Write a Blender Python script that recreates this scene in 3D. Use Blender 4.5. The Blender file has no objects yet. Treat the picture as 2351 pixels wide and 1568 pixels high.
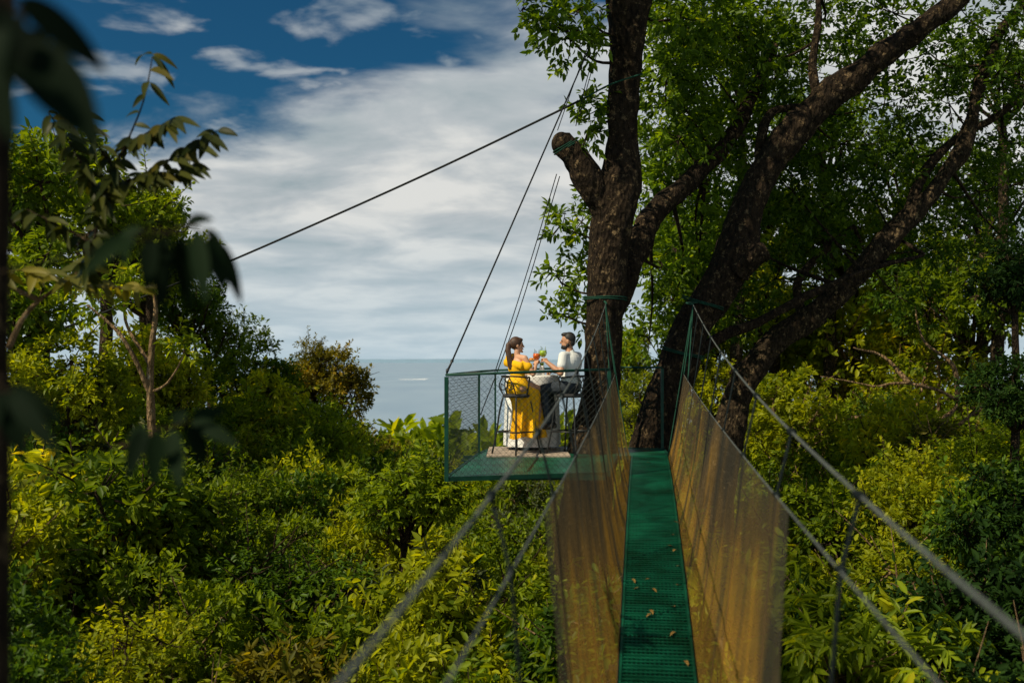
import bpy, bmesh, math, random
import numpy as np
from mathutils import Vector, Matrix, noise
random.seed(7)
RS = np.random.RandomState(7)
SC = bpy.context.scene; COL = SC.collection
F = 2286.0
ZF = -1.285
def P(px, py, d): return Vector(((px-1175.5)/F*d, d, -(py-828)/F*d))
def nrm(a): return a/(np.linalg.norm(a, axis=-1, keepdims=True)+1e-9)

# ------------------------------------------------------------------ materials
def newmat(name):
    m = bpy.data.materials.new(name); m.use_nodes = True
    nt = m.node_tree; b = nt.nodes['Principled BSDF']; return m, nt, b
def ramp(nt, stops):
    r = nt.nodes.new('ShaderNodeValToRGB'); e = r.color_ramp.elements
    e[0].position, e[0].color = stops[0][0], (*stops[0][1], 1)
    e[1].position, e[1].color = stops[-1][0], (*stops[-1][1], 1)
    for p, c in stops[1:-1]:
        x = e.new(p); x.color = (*c, 1)
    return r
def plain(name, col, rough=.6, metal=0, var=.25, scale=12, bump=.0, spec=.5):
    m, nt, b = newmat(name)
    n = nt.nodes.new('ShaderNodeTexNoise'); n.inputs['Scale'].default_value = scale; n.inputs['Detail'].default_value = 5
    tc = nt.nodes.new('ShaderNodeTexCoord'); nt.links.new(tc.outputs['Object'], n.inputs['Vector'])
    r = ramp(nt, [(.3, tuple(c*(1-var) for c in col)), (.7, tuple(min(1, c*(1+var)) for c in col))])
    nt.links.new(n.outputs['Fac'], r.inputs['Fac']); nt.links.new(r.outputs['Color'], b.inputs['Base Color'])
    b.inputs['Roughness'].default_value = rough; b.inputs['Metallic'].default_value = metal; b.inputs['Specular IOR Level'].default_value = spec
    if bump:
        bp = nt.nodes.new('ShaderNodeBump'); bp.inputs['Strength'].default_value = bump; bp.inputs['Distance'].default_value = .02
        nt.links.new(n.outputs['Fac'], bp.inputs['Height']); nt.links.new(bp.outputs['Normal'], b.inputs['Normal'])
    return m
def leafmat(name, c0, c1, trans=.35, spec=.35, rough=.45):
    m, nt, b = newmat(name)
    at = nt.nodes.new('ShaderNodeAttribute'); at.attribute_name = 'tint'
    oi = nt.nodes.new('ShaderNodeObjectInfo')
    ad = nt.nodes.new('ShaderNodeMath'); ad.operation = 'MULTIPLY_ADD'; ad.inputs[1].default_value = .35
    sb = nt.nodes.new('ShaderNodeMath'); sb.operation = 'SUBTRACT'; sb.inputs[1].default_value = .17
    nt.links.new(oi.outputs['Random'], ad.inputs[0]); nt.links.new(at.outputs['Fac'], ad.inputs[2]); nt.links.new(ad.outputs[0], sb.inputs[0])
    mid = tuple((a+b_)/2.2 for a, b_ in zip(c0, c1))
    r = ramp(nt, [(0, c0), (.55, mid), (.93, c1), (1, (min(1, c1[0]*1.5), c1[1]*1.15, c1[2]))])
    nt.links.new(sb.outputs[0], r.inputs['Fac']); nt.links.new(r.outputs['Color'], b.inputs['Base Color'])
    b.inputs['Roughness'].default_value = rough; b.inputs['Specular IOR Level'].default_value = spec
    t = nt.nodes.new('ShaderNodeBsdfTranslucent')
    mu = nt.nodes.new('ShaderNodeMix'); mu.data_type = 'RGBA'; mu.blend_type = 'MULTIPLY'; mu.inputs[0].default_value = 1
    mu.inputs[7].default_value = (2.8, 2.5, .4, 1)
    nt.links.new(r.outputs['Color'], mu.inputs[6]); nt.links.new(mu.outputs[2], t.inputs['Color'])
    mx = nt.nodes.new('ShaderNodeMixShader'); mx.inputs[0].default_value = trans
    nt.links.new(b.outputs[0], mx.inputs[1]); nt.links.new(t.outputs[0], mx.inputs[2])
    nt.links.new(mx.outputs[0], nt.nodes['Material Output'].inputs['Surface'])
    return m
def barkmat(name, dark, light, spots, sc=6, lo=.58):
    m, nt, b = newmat(name)
    tc = nt.nodes.new('ShaderNodeTexCoord'); mp = nt.nodes.new('ShaderNodeMapping'); mp.inputs['Scale'].default_value = (1, 1, .45)
    nt.links.new(tc.outputs['Object'], mp.inputs['Vector'])
    n = nt.nodes.new('ShaderNodeTexNoise'); n.inputs['Scale'].default_value = sc*2.2; n.inputs['Detail'].default_value = 9; n.inputs['Roughness'].default_value = .75
    v = nt.nodes.new('ShaderNodeTexVoronoi'); v.inputs['Scale'].default_value = sc*3.5
    n2 = nt.nodes.new('ShaderNodeTexNoise'); n2.inputs['Scale'].default_value = sc*1.6; n2.inputs['Detail'].default_value = 10; n2.inputs['Roughness'].default_value = .8
    for x in (n, v): nt.links.new(mp.outputs[0], x.inputs['Vector'])
    nt.links.new(tc.outputs['Object'], n2.inputs['Vector'])
    r = ramp(nt, [(.38, dark), (.70, light)]); nt.links.new(n.outputs['Fac'], r.inputs['Fac'])
    r2 = ramp(nt, [(lo, (0, 0, 0)), (lo+.05, (1, 1, 1))]); nt.links.new(n2.outputs['Fac'], r2.inputs['Fac'])
    mx = nt.nodes.new('ShaderNodeMix'); mx.data_type = 'RGBA'; mx.inputs[7].default_value = (*spots, 1)
    nt.links.new(r2.outputs['Color'], mx.inputs[0]); nt.links.new(r.outputs['Color'], mx.inputs[6]); nt.links.new(mx.outputs[2], b.inputs['Base Color'])
    ad = nt.nodes.new('ShaderNodeMath'); ad.operation = 'ADD'
    nt.links.new(n.outputs['Fac'], ad.inputs[0]); nt.links.new(v.outputs['Distance'], ad.inputs[1])
    bp = nt.nodes.new('ShaderNodeBump'); bp.inputs['Strength'].default_value = 1.0; bp.inputs['Distance'].default_value = .12
    nt.links.new(ad.outputs[0], bp.inputs['Height']); nt.links.new(bp.outputs['Normal'], b.inputs['Normal'])
    b.inputs['Roughness'].default_value = .95; b.inputs['Specular IOR Level'].default_value = .15
    return m
M = {}
M['leaf_dark'] = leafmat('leaf dark green', (.012, .036, .005), (.10, .18, .012), .36, .16)
M['leaf_canopy'] = leafmat('leaf high canopy', (.016, .045, .006), (.15, .24, .014), .44, .16)
M['leaf_mid'] = leafmat('leaf mid green', (.028, .07, .006), (.24, .31, .012), .42, .16)
M['leaf_yellow'] = leafmat('leaf yellow green', (.06, .11, .006), (.40, .42, .015), .44, .16)
M['leaf_olive'] = leafmat('leaf olive', (.03, .05, .008), (.24, .20, .022), .36, .14)
M['leaf_deep'] = leafmat('leaf deep shade', (.004, .014, .004), (.028, .065, .010), .2, .08, .6)  # darker leaf; shade of the right-edge crowns is put into its colour
M['leaf_shade'] = leafmat('leaf near silhouette', (.0025, .007, .003), (.010, .022, .008), .08, .04, .7)  # albedo lowered so sunlit foreground leaves turn into silhouettes
M['leaf_grey'] = leafmat('leaf grey green', (.03, .05, .02), (.13, .15, .06), .25, .2)
M['leaf_near'] = leafmat('leaf brownish green', (.006, .015, .004), (.05, .055, .008), .22, .08)
M['bark_dark'] = barkmat('bark dark', (.009, .006, .004), (.07, .046, .026), (.24, .165, .085), lo=.555)  # pale spots are lichen, brightened to paint sun patches on the trunk
M['bark_mid'] = barkmat('bark greyed', (.012, .009, .006), (.09, .062, .035), (.28, .20, .10), lo=.555)  # lichen spots again carry painted sun patches
M['bark_brown'] = barkmat('bark brown', (.03, .02, .012), (.12, .08, .045), (.22, .18, .12))
M['bark_pale'] = barkmat('bark pale', (.16, .10, .05), (.48, .32, .17), (.5, .42, .30))
M['green_paint'] = plain('green painted steel', (.003, .042, .026), .5, 0, .35, 9, spec=.25)
M['green_rope'] = plain('green rope', (.012, .055, .035), .85, spec=.15)
M['wire'] = plain('dark wire', (.025, .032, .03), .7, .0, spec=.2)
M['cable'] = plain('steel cable', (.085, .095, .09), .75, .0, .35, 40, spec=.25)
M['black_rope'] = plain('black cable', (.008, .010, .010), .7, spec=.2)
M['hanger'] = plain('dark hanger rope', (.008, .012, .013), .9, spec=.08)
M['black_metal'] = plain('black iron', (.01, .011, .012), .5, .0)
M['cushion'] = plain('dark cushion', (.02, .02, .022), .8)
M['yellow'] = plain('yellow cloth', (.88, .47, .006), .75, 0, .12, 6, spec=.2)
M['white'] = plain('white cloth', (.86, .86, .84), .8, 0, .03, 2, spec=.2)
M['shirt'] = plain('off white cotton', (.70, .71, .69), .85, 0, .06, 4, spec=.2)
M['jeans'] = plain('dark grey denim', (.03, .038, .05), .85, 0, .3, 30, spec=.2)
M['shoe'] = plain('dark shoe', (.03, .025, .02), .6)
M['skin_f'] = plain('skin warm', (.56, .30, .18), .55, 0, .08)
M['skin_m'] = plain('skin tanned', (.46, .23, .13), .55, 0, .08)
M['hair_f'] = plain('brown hair', (.06, .026, .012), .6, 0, .5, 60)
M['hair_m'] = plain('black hair', (.012, .009, .008), .6, 0, .4, 60)
M['wood'] = plain('light wood', (.55, .36, .18), .6, 0, .3, 14)
M['deckwood'] = plain('weathered pale boards', (.40, .32, .25), .75, 0, .3, 9)
M['orange'] = plain('orange drink', (.95, .16, .01), .25)
M['lime'] = plain('green drink', (.45, .60, .04), .25)
M['snack'] = plain('golden snack', (.85, .28, .02), .6)
M['lips'] = plain('lips', (.40, .10, .08), .5)
M['leaf_fallen'] = plain('fallen leaf', (.24, .14, .03), .8, 0, .6, 5)
M['eye'] = plain('eye', (.02, .015, .01), .2)
def glassmat():
    m, nt, b = newmat('clear glass')
    g = nt.nodes.new('ShaderNodeBsdfGlossy'); g.inputs['Roughness'].default_value = .03
    t = nt.nodes.new('ShaderNodeBsdfTransparent'); t.inputs['Color'].default_value = (.93, .96, .95, 1)
    lw = nt.nodes.new('ShaderNodeLayerWeight'); lw.inputs['Blend'].default_value = .25
    mx = nt.nodes.new('ShaderNodeMixShader'); nt.links.new(lw.outputs['Facing'], mx.inputs[0])
    nt.links.new(t.outputs[0], mx.inputs[1]); nt.links.new(g.outputs[0], mx.inputs[2])
    nt.links.new(mx.outputs[0], nt.nodes['Material Output'].inputs['Surface']); return m
M['glass'] = glassmat()
def netmat():
    m, nt, b = newmat('knotted safety netting')
    tc = nt.nodes.new('ShaderNodeTexCoord'); uv = tc.outputs['UV']
    sep = nt.nodes.new('ShaderNodeSeparateXYZ'); nt.links.new(uv, sep.inputs[0])
    def mth(op, a, b_=None, c=None):
        n = nt.nodes.new('ShaderNodeMath'); n.operation = op
        for i, v in enumerate((a, b_, c)):
            if v is None: continue
            if isinstance(v, (int, float)): n.inputs[i].default_value = v
            else: nt.links.new(v, n.inputs[i])
        return n.outputs[0]
    u, v = sep.outputs[0], sep.outputs[1]
    k = 48.0
    a1 = mth('PINGPONG', mth('MULTIPLY', mth('ADD', u, v), k), .5)
    a2 = mth('PINGPONG', mth('MULTIPLY', mth('SUBTRACT', u, v), k), .5)
    mn = mth('MINIMUM', a1, a2)
    hole = mth('GREATER_THAN', mn, .175)
    n = nt.nodes.new('ShaderNodeTexNoise'); n.inputs['Detail'].default_value = 5; n.inputs['Scale'].default_value = 1; n.inputs['Roughness'].default_value = .6
    mp = nt.nodes.new('ShaderNodeMapping'); mp.inputs['Scale'].default_value = (2.0, .6, 1); mp.inputs['Rotation'].default_value = (0, 0, .12); nt.links.new(uv, mp.inputs[0]); nt.links.new(mp.outputs[0], n.inputs['Vector'])
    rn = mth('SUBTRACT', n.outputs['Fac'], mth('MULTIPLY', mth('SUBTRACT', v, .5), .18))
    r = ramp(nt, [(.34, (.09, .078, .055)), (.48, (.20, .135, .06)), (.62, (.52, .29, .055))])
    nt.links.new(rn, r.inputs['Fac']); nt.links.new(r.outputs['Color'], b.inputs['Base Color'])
    b.inputs['Roughness'].default_value = .9; b.inputs['Specular IOR Level'].default_value = .1
    t = nt.nodes.new('ShaderNodeBsdfTransparent'); mx = nt.nodes.new('ShaderNodeMixShader')
    tl = nt.nodes.new('ShaderNodeBsdfTranslucent'); nt.links.new(r.outputs['Color'], tl.inputs['Color'])
    m2 = nt.nodes.new('ShaderNodeMixShader'); m2.inputs[0].default_value = .4
    nt.links.new(b.outputs[0], m2.inputs[1]); nt.links.new(tl.outputs[0], m2.inputs[2])
    nt.links.new(hole, mx.inputs[0]); nt.links.new(m2.outputs[0], mx.inputs[1]); nt.links.new(t.outputs[0], mx.inputs[2])
    nt.links.new(mx.outputs[0], nt.nodes['Material Output'].inputs['Surface']); return m
M['net'] = netmat()
def platemat():
    m, nt, b = newmat('perforated green deck plate')
    tc = nt.nodes.new('ShaderNodeTexCoord')
    v = nt.nodes.new('ShaderNodeTexVoronoi'); v.inputs['Scale'].default_value = 34; v.inputs['Randomness'].default_value = 0
    nt.links.new(tc.outputs['Object'], v.inputs['Vector'])
    r = ramp(nt, [(.28, (.001, .014, .009)), (.42, (.007, .145, .080))])
    gm = nt.nodes.new('ShaderNodeNewGeometry')
    n = nt.nodes.new('ShaderNodeTexNoise'); n.inputs['Scale'].default_value = 2.2; n.inputs['Detail'].default_value = 8; n.inputs['Roughness'].default_value = .65
    nt.links.new(gm.outputs['Position'], n.inputs['Vector'])
    r2 = ramp(nt, [(.36, (.38, .36, .28)), (.52, (.8, .8, .75)), (.66, (1.4, 1.3, 1.2))]); nt.links.new(n.outputs['Fac'], r2.inputs['Fac'])
    mu = nt.nodes.new('ShaderNodeMix'); mu.data_type = 'RGBA'; mu.blend_type = 'MULTIPLY'; mu.inputs[0].default_value = 1
    nt.links.new(v.outputs['Distance'], r.inputs['Fac']); nt.links.new(r.outputs['Color'], mu.inputs[6]); nt.links.new(r2.outputs['Color'], mu.inputs[7])
    nt.links.new(mu.outputs[2], b.inputs['Base Color']); b.inputs['Roughness'].default_value = .42; b.inputs['Specular IOR Level'].default_value = .3
    return m
M['plate'] = platemat()
def seamat():
    m, nt, b = newmat('sea water')
    tc = nt.nodes.new('ShaderNodeTexCoord'); mp = nt.nodes.new('ShaderNodeMapping'); mp.inputs['Scale'].default_value = (.004, .0012, 1)
    nt.links.new(tc.outputs['Object'], mp.inputs[0])
    n = nt.nodes.new('ShaderNodeTexNoise'); n.inputs['Scale'].default_value = 1; n.inputs['Detail'].default_value = 8
    nt.links.new(mp.outputs[0], n.inputs['Vector'])
    r = ramp(nt, [(.35, (.22, .33, .45)), (.65, (.28, .39, .50))]); nt.links.new(n.outputs['Fac'], r.inputs['Fac'])
    nt.links.new(r.outputs['Color'], b.inputs['Base Color']); b.inputs['Roughness'].default_value = .35
    n3 = nt.nodes.new('ShaderNodeTexNoise'); n3.inputs['Scale'].default_value = .25; n3.inputs['Detail'].default_value = 6; nt.links.new(tc.outputs['Object'], n3.inputs['Vector'])
    bp = nt.nodes.new('ShaderNodeBump'); bp.inputs['Strength'].default_value = .3; bp.inputs['Distance'].default_value = .6
    nt.links.new(n3.outputs['Fac'], bp.inputs['Height']); nt.links.new(bp.outputs['Normal'], b.inputs['Normal'])
    return m
M['sea'] = seamat()
M['soil'] = plain('forest floor', (.05, .055, .018), .95, 0, .6, .8, .6)
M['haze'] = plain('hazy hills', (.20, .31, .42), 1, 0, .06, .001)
M['foam'] = plain('foam', (.85, .88, .9), .7, 0, .05, .05)

# ------------------------------------------------------------------ mesh builder
def catmull(pts, n):
    pts = [Vector(p) for p in pts]
    if len(pts) < 3 or n <= 1: return pts
    out = []
    for i in range(len(pts)-1):
        p0 = pts[max(i-1, 0)]; p1 = pts[i]; p2 = pts[i+1]; p3 = pts[min(i+2, len(pts)-1)]
        for k in range(n):
            t = k/n
            out.append(.5*((2*p1)+(p2-p0)*t+(2*p0-5*p1+4*p2-p3)*t*t+(3*p1-p0-3*p2+p3)*t**3))
    out.append(pts[-1]); return out
def lerpr(r, n):
    if n <= 1: return list(r)
    out = []
    for i in range(len(r)-1):
        for k in range(n): out.append(r[i]+(r[i+1]-r[i])*k/n)
    out.append(r[-1]); return out
class MB:
    def __init__(s): s.v = []; s.f = []; s.tint = []
    def tube(s, pts, rad, seg=8, sub=1):
        pts = [Vector(p) for p in pts]
        if isinstance(rad, (int, float)): rad = [rad]*len(pts)
        rad = lerpr(rad, sub) if len(pts) > 2 else list(rad); pts = catmull(pts, sub)
        o = len(s.v); n = len(pts); u = None
        for i, p in enumerate(pts):
            t = (pts[min(i+1, n-1)]-pts[max(i-1, 0)]).normalized()
            if u is None:
                u = t.cross(Vector((0, 0, 1)))
                if u.length < .1: u = t.cross(Vector((1, 0, 0)))
            u = (u-t*u.dot(t)).normalized(); w = t.cross(u)
            for k in range(seg):
                a = 2*math.pi*k/seg
                s.v.append(p+(u*math.cos(a)+w*math.sin(a))*rad[i])
        for i in range(n-1):
            for k in range(seg):
                a = o+i*seg+k; b = o+i*seg+(k+1) % seg
                s.f.append((a, b, b+seg, a+seg))
        s.f.append(tuple(o+k for k in range(seg))[::-1]); s.f.append(tuple(o+(n-1)*seg+k for k in range(seg)))
        return s
    def box(s, c, sz, rot=None):
        c = Vector(c); o = len(s.v)
        for x in (-.5, .5):
            for y in (-.5, .5):
                for z in (-.5, .5):
                    p = Vector((x*sz[0], y*sz[1], z*sz[2]))
                    if rot: p = rot @ p
                    s.v.append(c+p)
        for f in ((0, 1, 3, 2), (4, 6, 7, 5), (0, 4, 5, 1), (2, 3, 7, 6), (0, 2, 6, 4), (1, 5, 7, 3)):
            s.f.append(tuple(o+i for i in f))
        return s
    def sphere(s, c, r, axes=None, nu=14, nv=9):
        c = Vector(c); o = len(s.v)
        if isinstance(r, (int, float)): r = (r, r, r)
        A = axes or (Vector((1, 0, 0)), Vector((0, 1, 0)), Vector((0, 0, 1)))
        s.v.append(c+A[2]*r[2])
        for j in range(1, nv):
            th = math.pi*j/nv
            for i in range(nu):
                a = 2*math.pi*i/nu
                s.v.append(c+A[0]*(r[0]*math.sin(th)*math.cos(a))+A[1]*(r[1]*math.sin(th)*math.sin(a))+A[2]*(r[2]*math.cos(th)))
        s.v.append(c-A[2]*r[2]); e = len(s.v)-1
        for i in range(nu):
            s.f.append((o, o+1+i, o+1+(i+1) % nu))
            q = o+1+(nv-2)*nu; s.f.append((e, q+(i+1) % nu, q+i))
        for j in range(nv-2):
            for i in range(nu):
                a = o+1+j*nu+i; b = o+1+j*nu+(i+1) % nu
                s.f.append((a, a+nu, b+nu, b))
        return s
    def cap(s, p1, r1, p2, r2):
        s.sphere(p1, r1, nu=12, nv=8); s.sphere(p2, r2, nu=12, nv=8); s.tube([p1, p2], [r1, r2], 12); return s
    def lathe(s, c, prof, seg=20):
        c = Vector(c); o = len(s.v)
        for r, z in prof:
            for k in range(seg):
                a = 2*math.pi*k/seg; s.v.append(c+Vector((r*math.cos(a), r*math.sin(a), z)))
        for i in range(len(prof)-1):
            for k in range(seg):
                a = o+i*seg+k; b = o+i*seg+(k+1) % seg; s.f.append((a, b, b+seg, a+seg))
        return s
    def prism(s, poly, z0, z1):
        o = len(s.v); n = len(poly)
        for z in (z0, z1):
            for x, y in poly: s.v.append(Vector((x, y, z)))
        s.f.append(tuple(range(o+n-1, o-1, -1))); s.f.append(tuple(range(o+n, o+2*n)))
        for i in range(n):
            j = (i+1) % n; s.f.append((o+i, o+j, o+n+j, o+n+i))
        return s
    def leaf(s, base, d, up, L, W, droop=.3, nseg=6, tint=.5):
        d = Vector(d).normalized(); up = Vector(up); side = d.cross(up)
        if side.length < .05: side = d.cross(Vector((1, 0, 0)))
        side.normalize(); n = side.cross(d).normalized(); o = len(s.v); base = Vector(base)
        for i in range(nseg+1):
            t = i/nseg; c = base+d*(L*t*(1-.15*droop*t))-n*(droop*L*t*t*.5)-Vector((0, 0, 1))*(droop*L*t*t*.35)
            w = W*.5*(math.sin(math.pi*min(1, t**.75))**.75 if 0 < t < 1 else .03)
            s.v += [c-side*w+n*w*.3, c, c+side*w+n*w*.3]
        while len(s.tint) < o: s.tint.append(.4)
        s.tint += [tint]*(3*(nseg+1))
        for i in range(nseg):
            a = o+3*i; s.f += [(a, a+1, a+4, a+3), (a+1, a+2, a+5, a+4)]
        return s
    def disp(s, amp, sc):
        for i, p in enumerate(s.v):
            q = Vector((p.x*sc, p.y*sc, p.z*sc*.5))
            s.v[i] = p+Vector(noise.noise_vector(q))*amp+Vector(noise.noise_vector(q*4))*amp*.35
        return s
    def build(s, name, mat, parent=None, smooth=True, loc=None):
        me = bpy.data.meshes.new(name); me.from_pydata([tuple(p) for p in s.v], [], s.f)
        if s.tint:
            while len(s.tint) < len(s.v): s.tint.append(.4)
            a = me.attributes.new('tint', 'FLOAT', 'POINT'); a.data.foreach_set('value', s.tint)
        me.materials.append(mat)
        if smooth: me.polygons.foreach_set('use_smooth', [True]*len(me.polygons))
        me.update()
        return link(name, me, parent, loc)
def link(name, me, parent=None, loc=None):
    o = bpy.data.objects.new(name, me); COL.objects.link(o)
    if parent: o.parent = parent
    if loc is not None: o.location = loc
    return o
def tag(o, label=None, cat=None, group=None, kind=None):
    if label: o['label'] = label
    if cat: o['category'] = cat
    if group: o['group'] = group
    if kind: o['kind'] = kind
    return o
def empty(name, loc=(0, 0, 0), rz=0, label=None, cat=None, group=None):
    o = bpy.data.objects.new(name, None); COL.objects.link(o); o.location = loc; o.rotation_euler = (0, 0, rz); o.empty_display_size = .1
    return tag(o, label, cat, group)
def copy_tree(o, parent=None):
    c = o.copy(); COL.objects.link(c)
    if parent: c.parent = parent
    for ch in list(o.children): copy_tree(ch, c)
    return c
def bake(o, voxel, it=3):
    m = o.modifiers.new('r', 'REMESH'); m.mode = 'VOXEL'; m.voxel_size = voxel; m.use_smooth_shade = True
    m2 = o.modifiers.new('s', 'SMOOTH'); m2.factor = .5; m2.iterations = it
    dg = bpy.context.evaluated_depsgraph_get(); ev = o.evaluated_get(dg)
    me = bpy.data.meshes.new_from_object(ev); mats = o.data.materials[:]
    o.modifiers.clear(); o.data = me
    if not me.materials and mats: me.materials.append(mats[0])
    me.polygons.foreach_set('use_smooth', [True]*len(me.polygons)); return o

# ------------------------------------------------------------------ leaf meshes
def leaf_arr(c, d, per, tw, L, W, droop=.3, wob=.6, ct=None):
    N = len(c); Mn = N*per
    cc = np.repeat(c, per, 0); dd = nrm(np.repeat(d, per, 0)); t = RS.rand(Mn, 1)
    rnd = RS.randn(Mn, 3); out = nrm(rnd-(rnd*dd).sum(1, keepdims=True)*dd)
    pos = cc+dd*t*tw+out*.01
    ld = nrm(out+dd*(.25+.9*t)+np.array([0, 0, -droop]))
    up = nrm(np.array([0, 0, 1.])+RS.randn(Mn, 3)*wob)
    sd = nrm(np.cross(ld, up)); n = np.cross(sd, ld)
    l = L*(.55+.75*RS.rand(Mn, 1)); w = l*(W/L)*(.8+.4*RS.rand(Mn, 1))
    v = np.stack([pos, pos+ld*.3*l+sd*.46*w+n*.14*w, pos+ld*.68*l+sd*.40*w+n*.08*w, pos+ld*l-n*.14*l,
                  pos+ld*.68*l-sd*.40*w+n*.08*w, pos+ld*.3*l-sd*.46*w+n*.14*w], 1).reshape(-1, 3)
    if ct is None: ct = RS.rand(N)
    tt = np.clip(np.repeat(ct, per)*.6+RS.rand(Mn)*.4, 0, 1)
    return v, np.repeat(tt, 6)
def leaf_mesh(name, arrs, mat):
    v = np.concatenate([a[0] for a in arrs]).astype(np.float32); t = np.concatenate([a[1] for a in arrs]).astype(np.float32)
    nl = len(v)//6
    me = bpy.data.meshes.new(name); me.vertices.add(len(v)); me.vertices.foreach_set('co', v.ravel())
    base = (np.arange(nl)*6)[:, None]
    lo = (base+np.array([0, 1, 2, 3, 0, 3, 4, 5])[None]).ravel().astype(np.int32)
    me.loops.add(len(lo)); me.loops.foreach_set('vertex_index', lo)
    me.polygons.add(nl*2); me.polygons.foreach_set('loop_start', np.arange(nl*2, dtype=np.int32)*4)
    me.polygons.foreach_set('loop_total', np.full(nl*2, 4, dtype=np.int32))
    me.update(calc_edges=True)
    a = me.attributes.new('tint', 'FLOAT', 'POINT'); a.data.foreach_set('value', t)
    me.materials.append(mat); return me
def lobe_clumps(lobes, dens, flat=.8, gap=.0, inner=.55):
    C = []; D = []
    L = np.array(lobes)
    for i, (x, y, z, r) in enumerate(lobes):
        n = max(4, int(dens*r*r))
        u = nrm(RS.randn(n, 3)+np.array([0, 0, .25])); rr = r*(inner+(1-inner)*np.sqrt(RS.rand(n, 1)))*(1+.16*RS.randn(n, 1))
        p = np.array([x, y, z])+u*rr*np.array([1, 1, flat])
        keep = np.ones(n, bool)
        for j in range(len(L)):
            if j != i: keep &= np.linalg.norm((p-L[j, :3])/np.array([1, 1, flat]), axis=1) > .5*L[j, 3]
        if gap:
            g = np.array([noise.noise(Vector(q)*(2.2/max(r, .3))+Vector((5, 3, 1))) for q in p]); keep &= g > (gap-.5)
        C.append(p[keep]); D.append((u+RS.randn(n, 3)*.45+np.array([0, 0, .1]))[keep])
    return np.concatenate(C), np.concatenate(D)

PROTO = []
def make_proto(R0, nl, L, W, per, dens, droop, tw, gap=.25, flat=.8, shoots=34):
    lobes = []
    for i in range(nl):
        a = random.uniform(0, 6.283); q = math.sqrt(random.random())*.72*R0; z = random.uniform(-.5, .6)*R0*(1-.5*q/R0)
        lobes.append((q*math.cos(a), q*math.sin(a), z, R0*random.uniform(.20, .42)))
    c, d = lobe_clumps(lobes, dens, flat, gap)
    t = MB(); root = Vector((0, 0, -.75*R0)); sc, sd = [], []
    for k in range(shoots):
        x, y, z, r = random.choice(lobes); u = Vector((random.gauss(0, 1), random.gauss(0, 1), random.gauss(.6, .8))).normalized()
        p0 = Vector((x, y, z))+u*r*.6; ln = R0*random.uniform(.22, .52); bend = Vector((random.uniform(-.3, .3), random.uniform(-.3, .3), random.uniform(-.2, .5)))
        pts = [p0, p0+u*ln*.5+bend*ln*.15, p0+(u+bend*.5)*ln]
        t.tube(pts, [.016, .010, .004], 4, 2)
        m = 6
        if k % 7 == 0: continue
        for j in range(m):
            q = p0.lerp(pts[1], j/3) if j < 3 else pts[1].lerp(pts[2], (j-3)/3)
            sc.append(tuple(q)); sd.append(tuple((u+bend*.5)))
    sc = np.array(sc); sd = np.array(sd)
    tint = np.clip(.62+.35*RS.rand(len(sc)), 0, 1)
    ct = np.array([noise.noise(Vector(q)*1.4)*.9+.5 for q in c])*.6+RS.rand(len(c))*.4
    me = leaf_mesh('crown', [leaf_arr(c, d, per, tw, L, W, droop, ct=np.clip(ct, 0, 1)), leaf_arr(sc, sd, max(4, per//2), tw*.6, L, W, droop, ct=tint)], M['leaf_mid'])
    t.tube([(0.1, .05, -7), (.02, -.06, -4), (-.05, 0, -2), tuple(root)], [.16, .13, .11, .10], 8, 3)
    for x, y, z, r in lobes:
        e = Vector((x, y, z)); m = root.lerp(e, .5)+Vector((random.uniform(-.15, .15), random.uniform(-.15, .15), -.12))
        t.tube([root, m, e], [.065, .04, .02], 5, 3)
        for k in range(5):
            a = Vector((random.gauss(0, 1), random.gauss(0, 1), random.gauss(.3, 1))).normalized()*r*.95
            t.tube([e, e+a*.5+Vector((0, 0, -.04)), e+a], [.016, .010, .004], 4, 2)
    tm = t.build('trunk', M['bark_brown']); tme = tm.data; bpy.data.objects.remove(tm)
    return me, tme
PROTO.append(make_proto(1.5, 14, .145, .058, 9, 310, .25, .22))
PROTO.append(make_proto(1.5, 12, .19, .070, 9, 220, .45, .22))
PROTO.append(make_proto(1.5, 15, .110, .050, 10, 410, .15, .20))
PROTO.append(make_proto(1.5, 13, .25, .062, 9, 140, .75, .10))
PROTO.append(make_proto(1.5, 14, .12, .048, 9, 240, .3, .25, gap=.42, shoots=54))
PROTO.append(make_proto(1.5, 11, .155, .062, 10, 290, .2, .25, flat=.6))
def ground_z(x, y):
    z = -10.5
    if y > 30: z -= (y-30)*.105
    return z+noise.noise(Vector((x*.05, y*.05, 0)))*.8
def place_tree(pi, X, Y, zc, r, mk, name, label, cat, group=None, bark='bark_brown', sz=1.0):
    s = r/1.5; zg = ground_z(X, Y)
    root = empty(name, (X, Y, zg), 0, label, cat, group)
    rz = random.uniform(0, 6.28)
    cm, tm = PROTO[pi]
    t = link('trunk', tm, root, (0, 0, zc-zg)); t.scale = (s, s, s); t.rotation_euler = (0, 0, rz)
    t.material_slots[0].link = 'OBJECT'; t.material_slots[0].material = M[bark]
    c = link('crown', cm, root, (0, 0, zc-zg)); c.scale = (s, s, s*sz); c.rotation_euler = (0, 0, rz)
    c.material_slots[0].link = 'OBJECT'; c.material_slots[0].material = M[mk]
    return root
def tpx(pi, px, py, d, rpx, mk, name, label, cat='tree', group=None, bark='bark_brown', sz=1.0):
    p = P(px, py, d); return place_tree(pi, p.x, p.y, p.z, rpx/F*d, mk, name, label, cat, group, bark, sz)

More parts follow.
